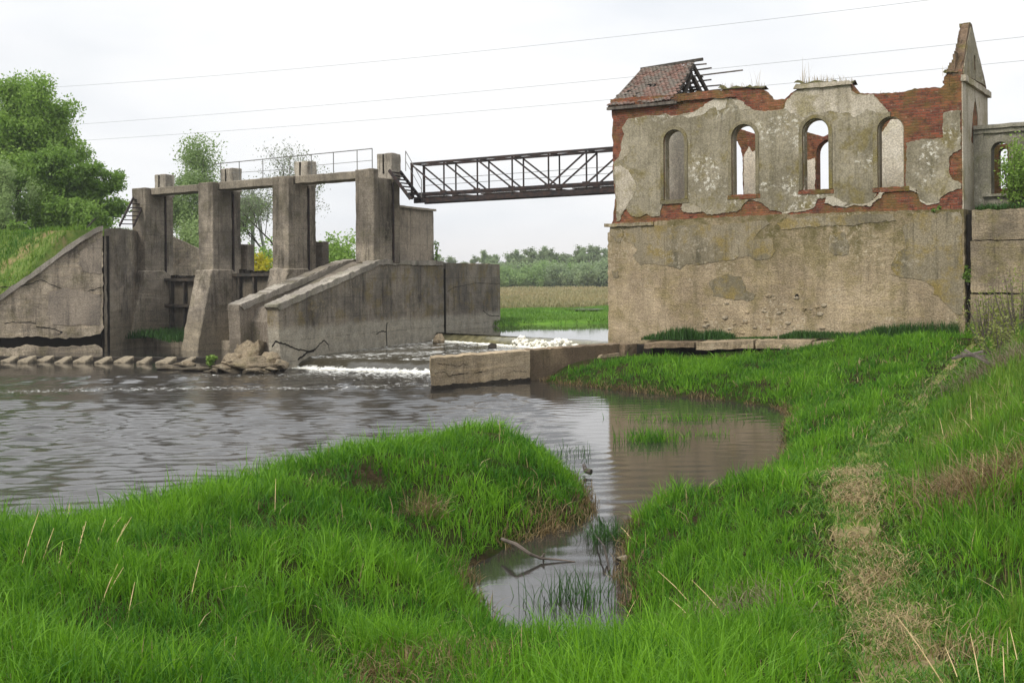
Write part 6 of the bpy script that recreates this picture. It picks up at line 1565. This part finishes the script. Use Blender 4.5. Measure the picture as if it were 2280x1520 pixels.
# ------------------------------------------------------------------ light, sky, camera
def build_world():
    w = bpy.data.worlds.new('World'); SC.world = w; w.use_nodes = True
    nt = w.node_tree; N, L = nt.nodes, nt.links; N.clear()
    el, az = math.radians(48), math.radians(222)
    sky = N.new('ShaderNodeTexSky'); sky.sky_type = 'NISHITA'; sky.sun_disc = False; sky.sun_elevation = el; sky.sun_rotation = az; sky.air_density = 1.0; sky.dust_density = 3.0
    tc = N.new('ShaderNodeTexCoord'); sp = N.new('ShaderNodeSeparateXYZ'); L.new(tc.outputs['Generated'], sp.inputs[0])
    mp = N.new('ShaderNodeMapping'); mp.inputs['Scale'].default_value = (1, 1, 3.2); L.new(tc.outputs['Generated'], mp.inputs[0])
    n1 = N.new('ShaderNodeTexNoise'); n1.inputs['Scale'].default_value = 1.5; n1.inputs['Detail'].default_value = 5; n1.inputs['Roughness'].default_value = .5; L.new(mp.outputs[0], n1.inputs['Vector'])
    r1 = N.new('ShaderNodeMapRange'); r1.interpolation_type = 'SMOOTHSTEP'; r1.inputs[1].default_value = .38; r1.inputs[2].default_value = .68; L.new(n1.outputs['Fac'], r1.inputs[0])
    # overcast layer: brighter towards the zenith as cloud decks are; thin grey-blue and white patches
    up = N.new('ShaderNodeMapRange'); up.inputs[1].default_value = 0.19; up.inputs[2].default_value = 1.0; up.inputs[3].default_value = 1.0; up.inputs[4].default_value = SKY_ZENITH; L.new(sp.outputs[2], up.inputs[0])
    cm = N.new('ShaderNodeMix'); cm.data_type = 'RGBA'; L.new(r1.outputs[0], cm.inputs[0]); cm.inputs[6].default_value = (.72, .76, .81, 1); cm.inputs[7].default_value = (1.0, 1.0, 1.0, 1)
    hz = N.new('ShaderNodeMapRange'); hz.inputs[1].default_value = .0; hz.inputs[2].default_value = .055; L.new(sp.outputs[2], hz.inputs[0])
    wm = N.new('ShaderNodeMix'); wm.data_type = 'RGBA'; L.new(hz.outputs[0], wm.inputs[0]); wm.inputs[6].default_value = (.93, .885, .85, 1); L.new(cm.outputs[2], wm.inputs[7])
    ml = N.new('ShaderNodeVectorMath'); ml.operation = 'SCALE'; L.new(wm.outputs[2], ml.inputs[0]); L.new(up.outputs[0], ml.inputs['Scale'])
    b1 = N.new('ShaderNodeBackground'); L.new(sky.outputs[0], b1.inputs[0]); b1.inputs[1].default_value = .06
    b2 = N.new('ShaderNodeBackground'); L.new(ml.outputs[0], b2.inputs[0]); b2.inputs[1].default_value = SKY_CLOUD
    mx = N.new('ShaderNodeMixShader'); mx.inputs[0].default_value = .93; L.new(b1.outputs[0], mx.inputs[1]); L.new(b2.outputs[0], mx.inputs[2])
    o = N.new('ShaderNodeOutputWorld'); L.new(mx.outputs[0], o.inputs['Surface'])
    s = bpy.data.lights.new('sun', 'SUN'); s.energy = 2.0; s.angle = math.radians(20); s.color = (1, .96, .9)
    so = bpy.data.objects.new('sun', s); COL.objects.link(so)
    # sun behind the viewer's left shoulder, high, veiled
    dirv = Vector((math.sin(az) * math.cos(el), math.cos(az) * math.cos(el), math.sin(el)))
    so.rotation_euler = dirv.to_track_quat('Z', 'Y').to_euler(); so.location = (0, 0, 40)

SKY_ZENITH, SKY_CLOUD = 1.9, .87

def build_haze():
    m = bpy.data.materials.new('haze_air'); m.use_nodes = True; nt = m.node_tree; nt.nodes.remove(nt.nodes['Principled BSDF'])
    v = nt.nodes.new('ShaderNodeVolumePrincipled'); v.inputs['Density'].default_value = HAZE; v.inputs['Color'].default_value = (.93, .95, 1.0, 1); v.inputs['Anisotropy'].default_value = .2
    nt.links.new(v.outputs[0], nt.nodes['Material Output'].inputs['Volume'])
    o = MB().box(-2600, 2600, -300, 3600, -4, 26).done('haze', m, None); tag(o, 'thin pale air over the river plain', None, None, 'stuff')
HAZE = .00042

def build_camera():
    c = bpy.data.cameras.new('camera'); o = bpy.data.objects.new('camera', c); COL.objects.link(o)
    c.sensor_width = 36; c.sensor_fit = 'HORIZONTAL'; c.lens = 36 * F / 2280; c.shift_y = -(760 - HY) / 2280; c.clip_start = .05; c.clip_end = 6000
    o.matrix_world = Matrix.Translation((0, 0, EYE)) @ Matrix.Rotation(math.radians(90), 4, 'X') @ Matrix.Rotation(-ROLL, 4, 'Z')
    SC.camera = o
    SC.view_settings.view_transform = 'Standard'; SC.view_settings.look = 'None'; SC.view_settings.gamma = 1; SC.view_settings.exposure = 0.36; SC.view_settings.use_curve_mapping = False
    SC.cycles.max_bounces = 6; SC.cycles.diffuse_bounces = 3; SC.cycles.glossy_bounces = 3; SC.cycles.transmission_bounces = 4; SC.cycles.caustics_reflective = False; SC.cycles.caustics_refractive = False
    SC.cycles.sample_clamp_indirect = 8; SC.cycles.use_denoising = True

build_camera(); build_world()
build_ruin(); build_annex(); build_retaining()
build_dam(); build_wing(); build_bridge(); build_spur(); build_rocks()
build_ground(); build_water(); FE, FZ = build_far()
build_grass(); build_dry_stalks(); build_trees(FE, FZ); build_wires(); build_haze()
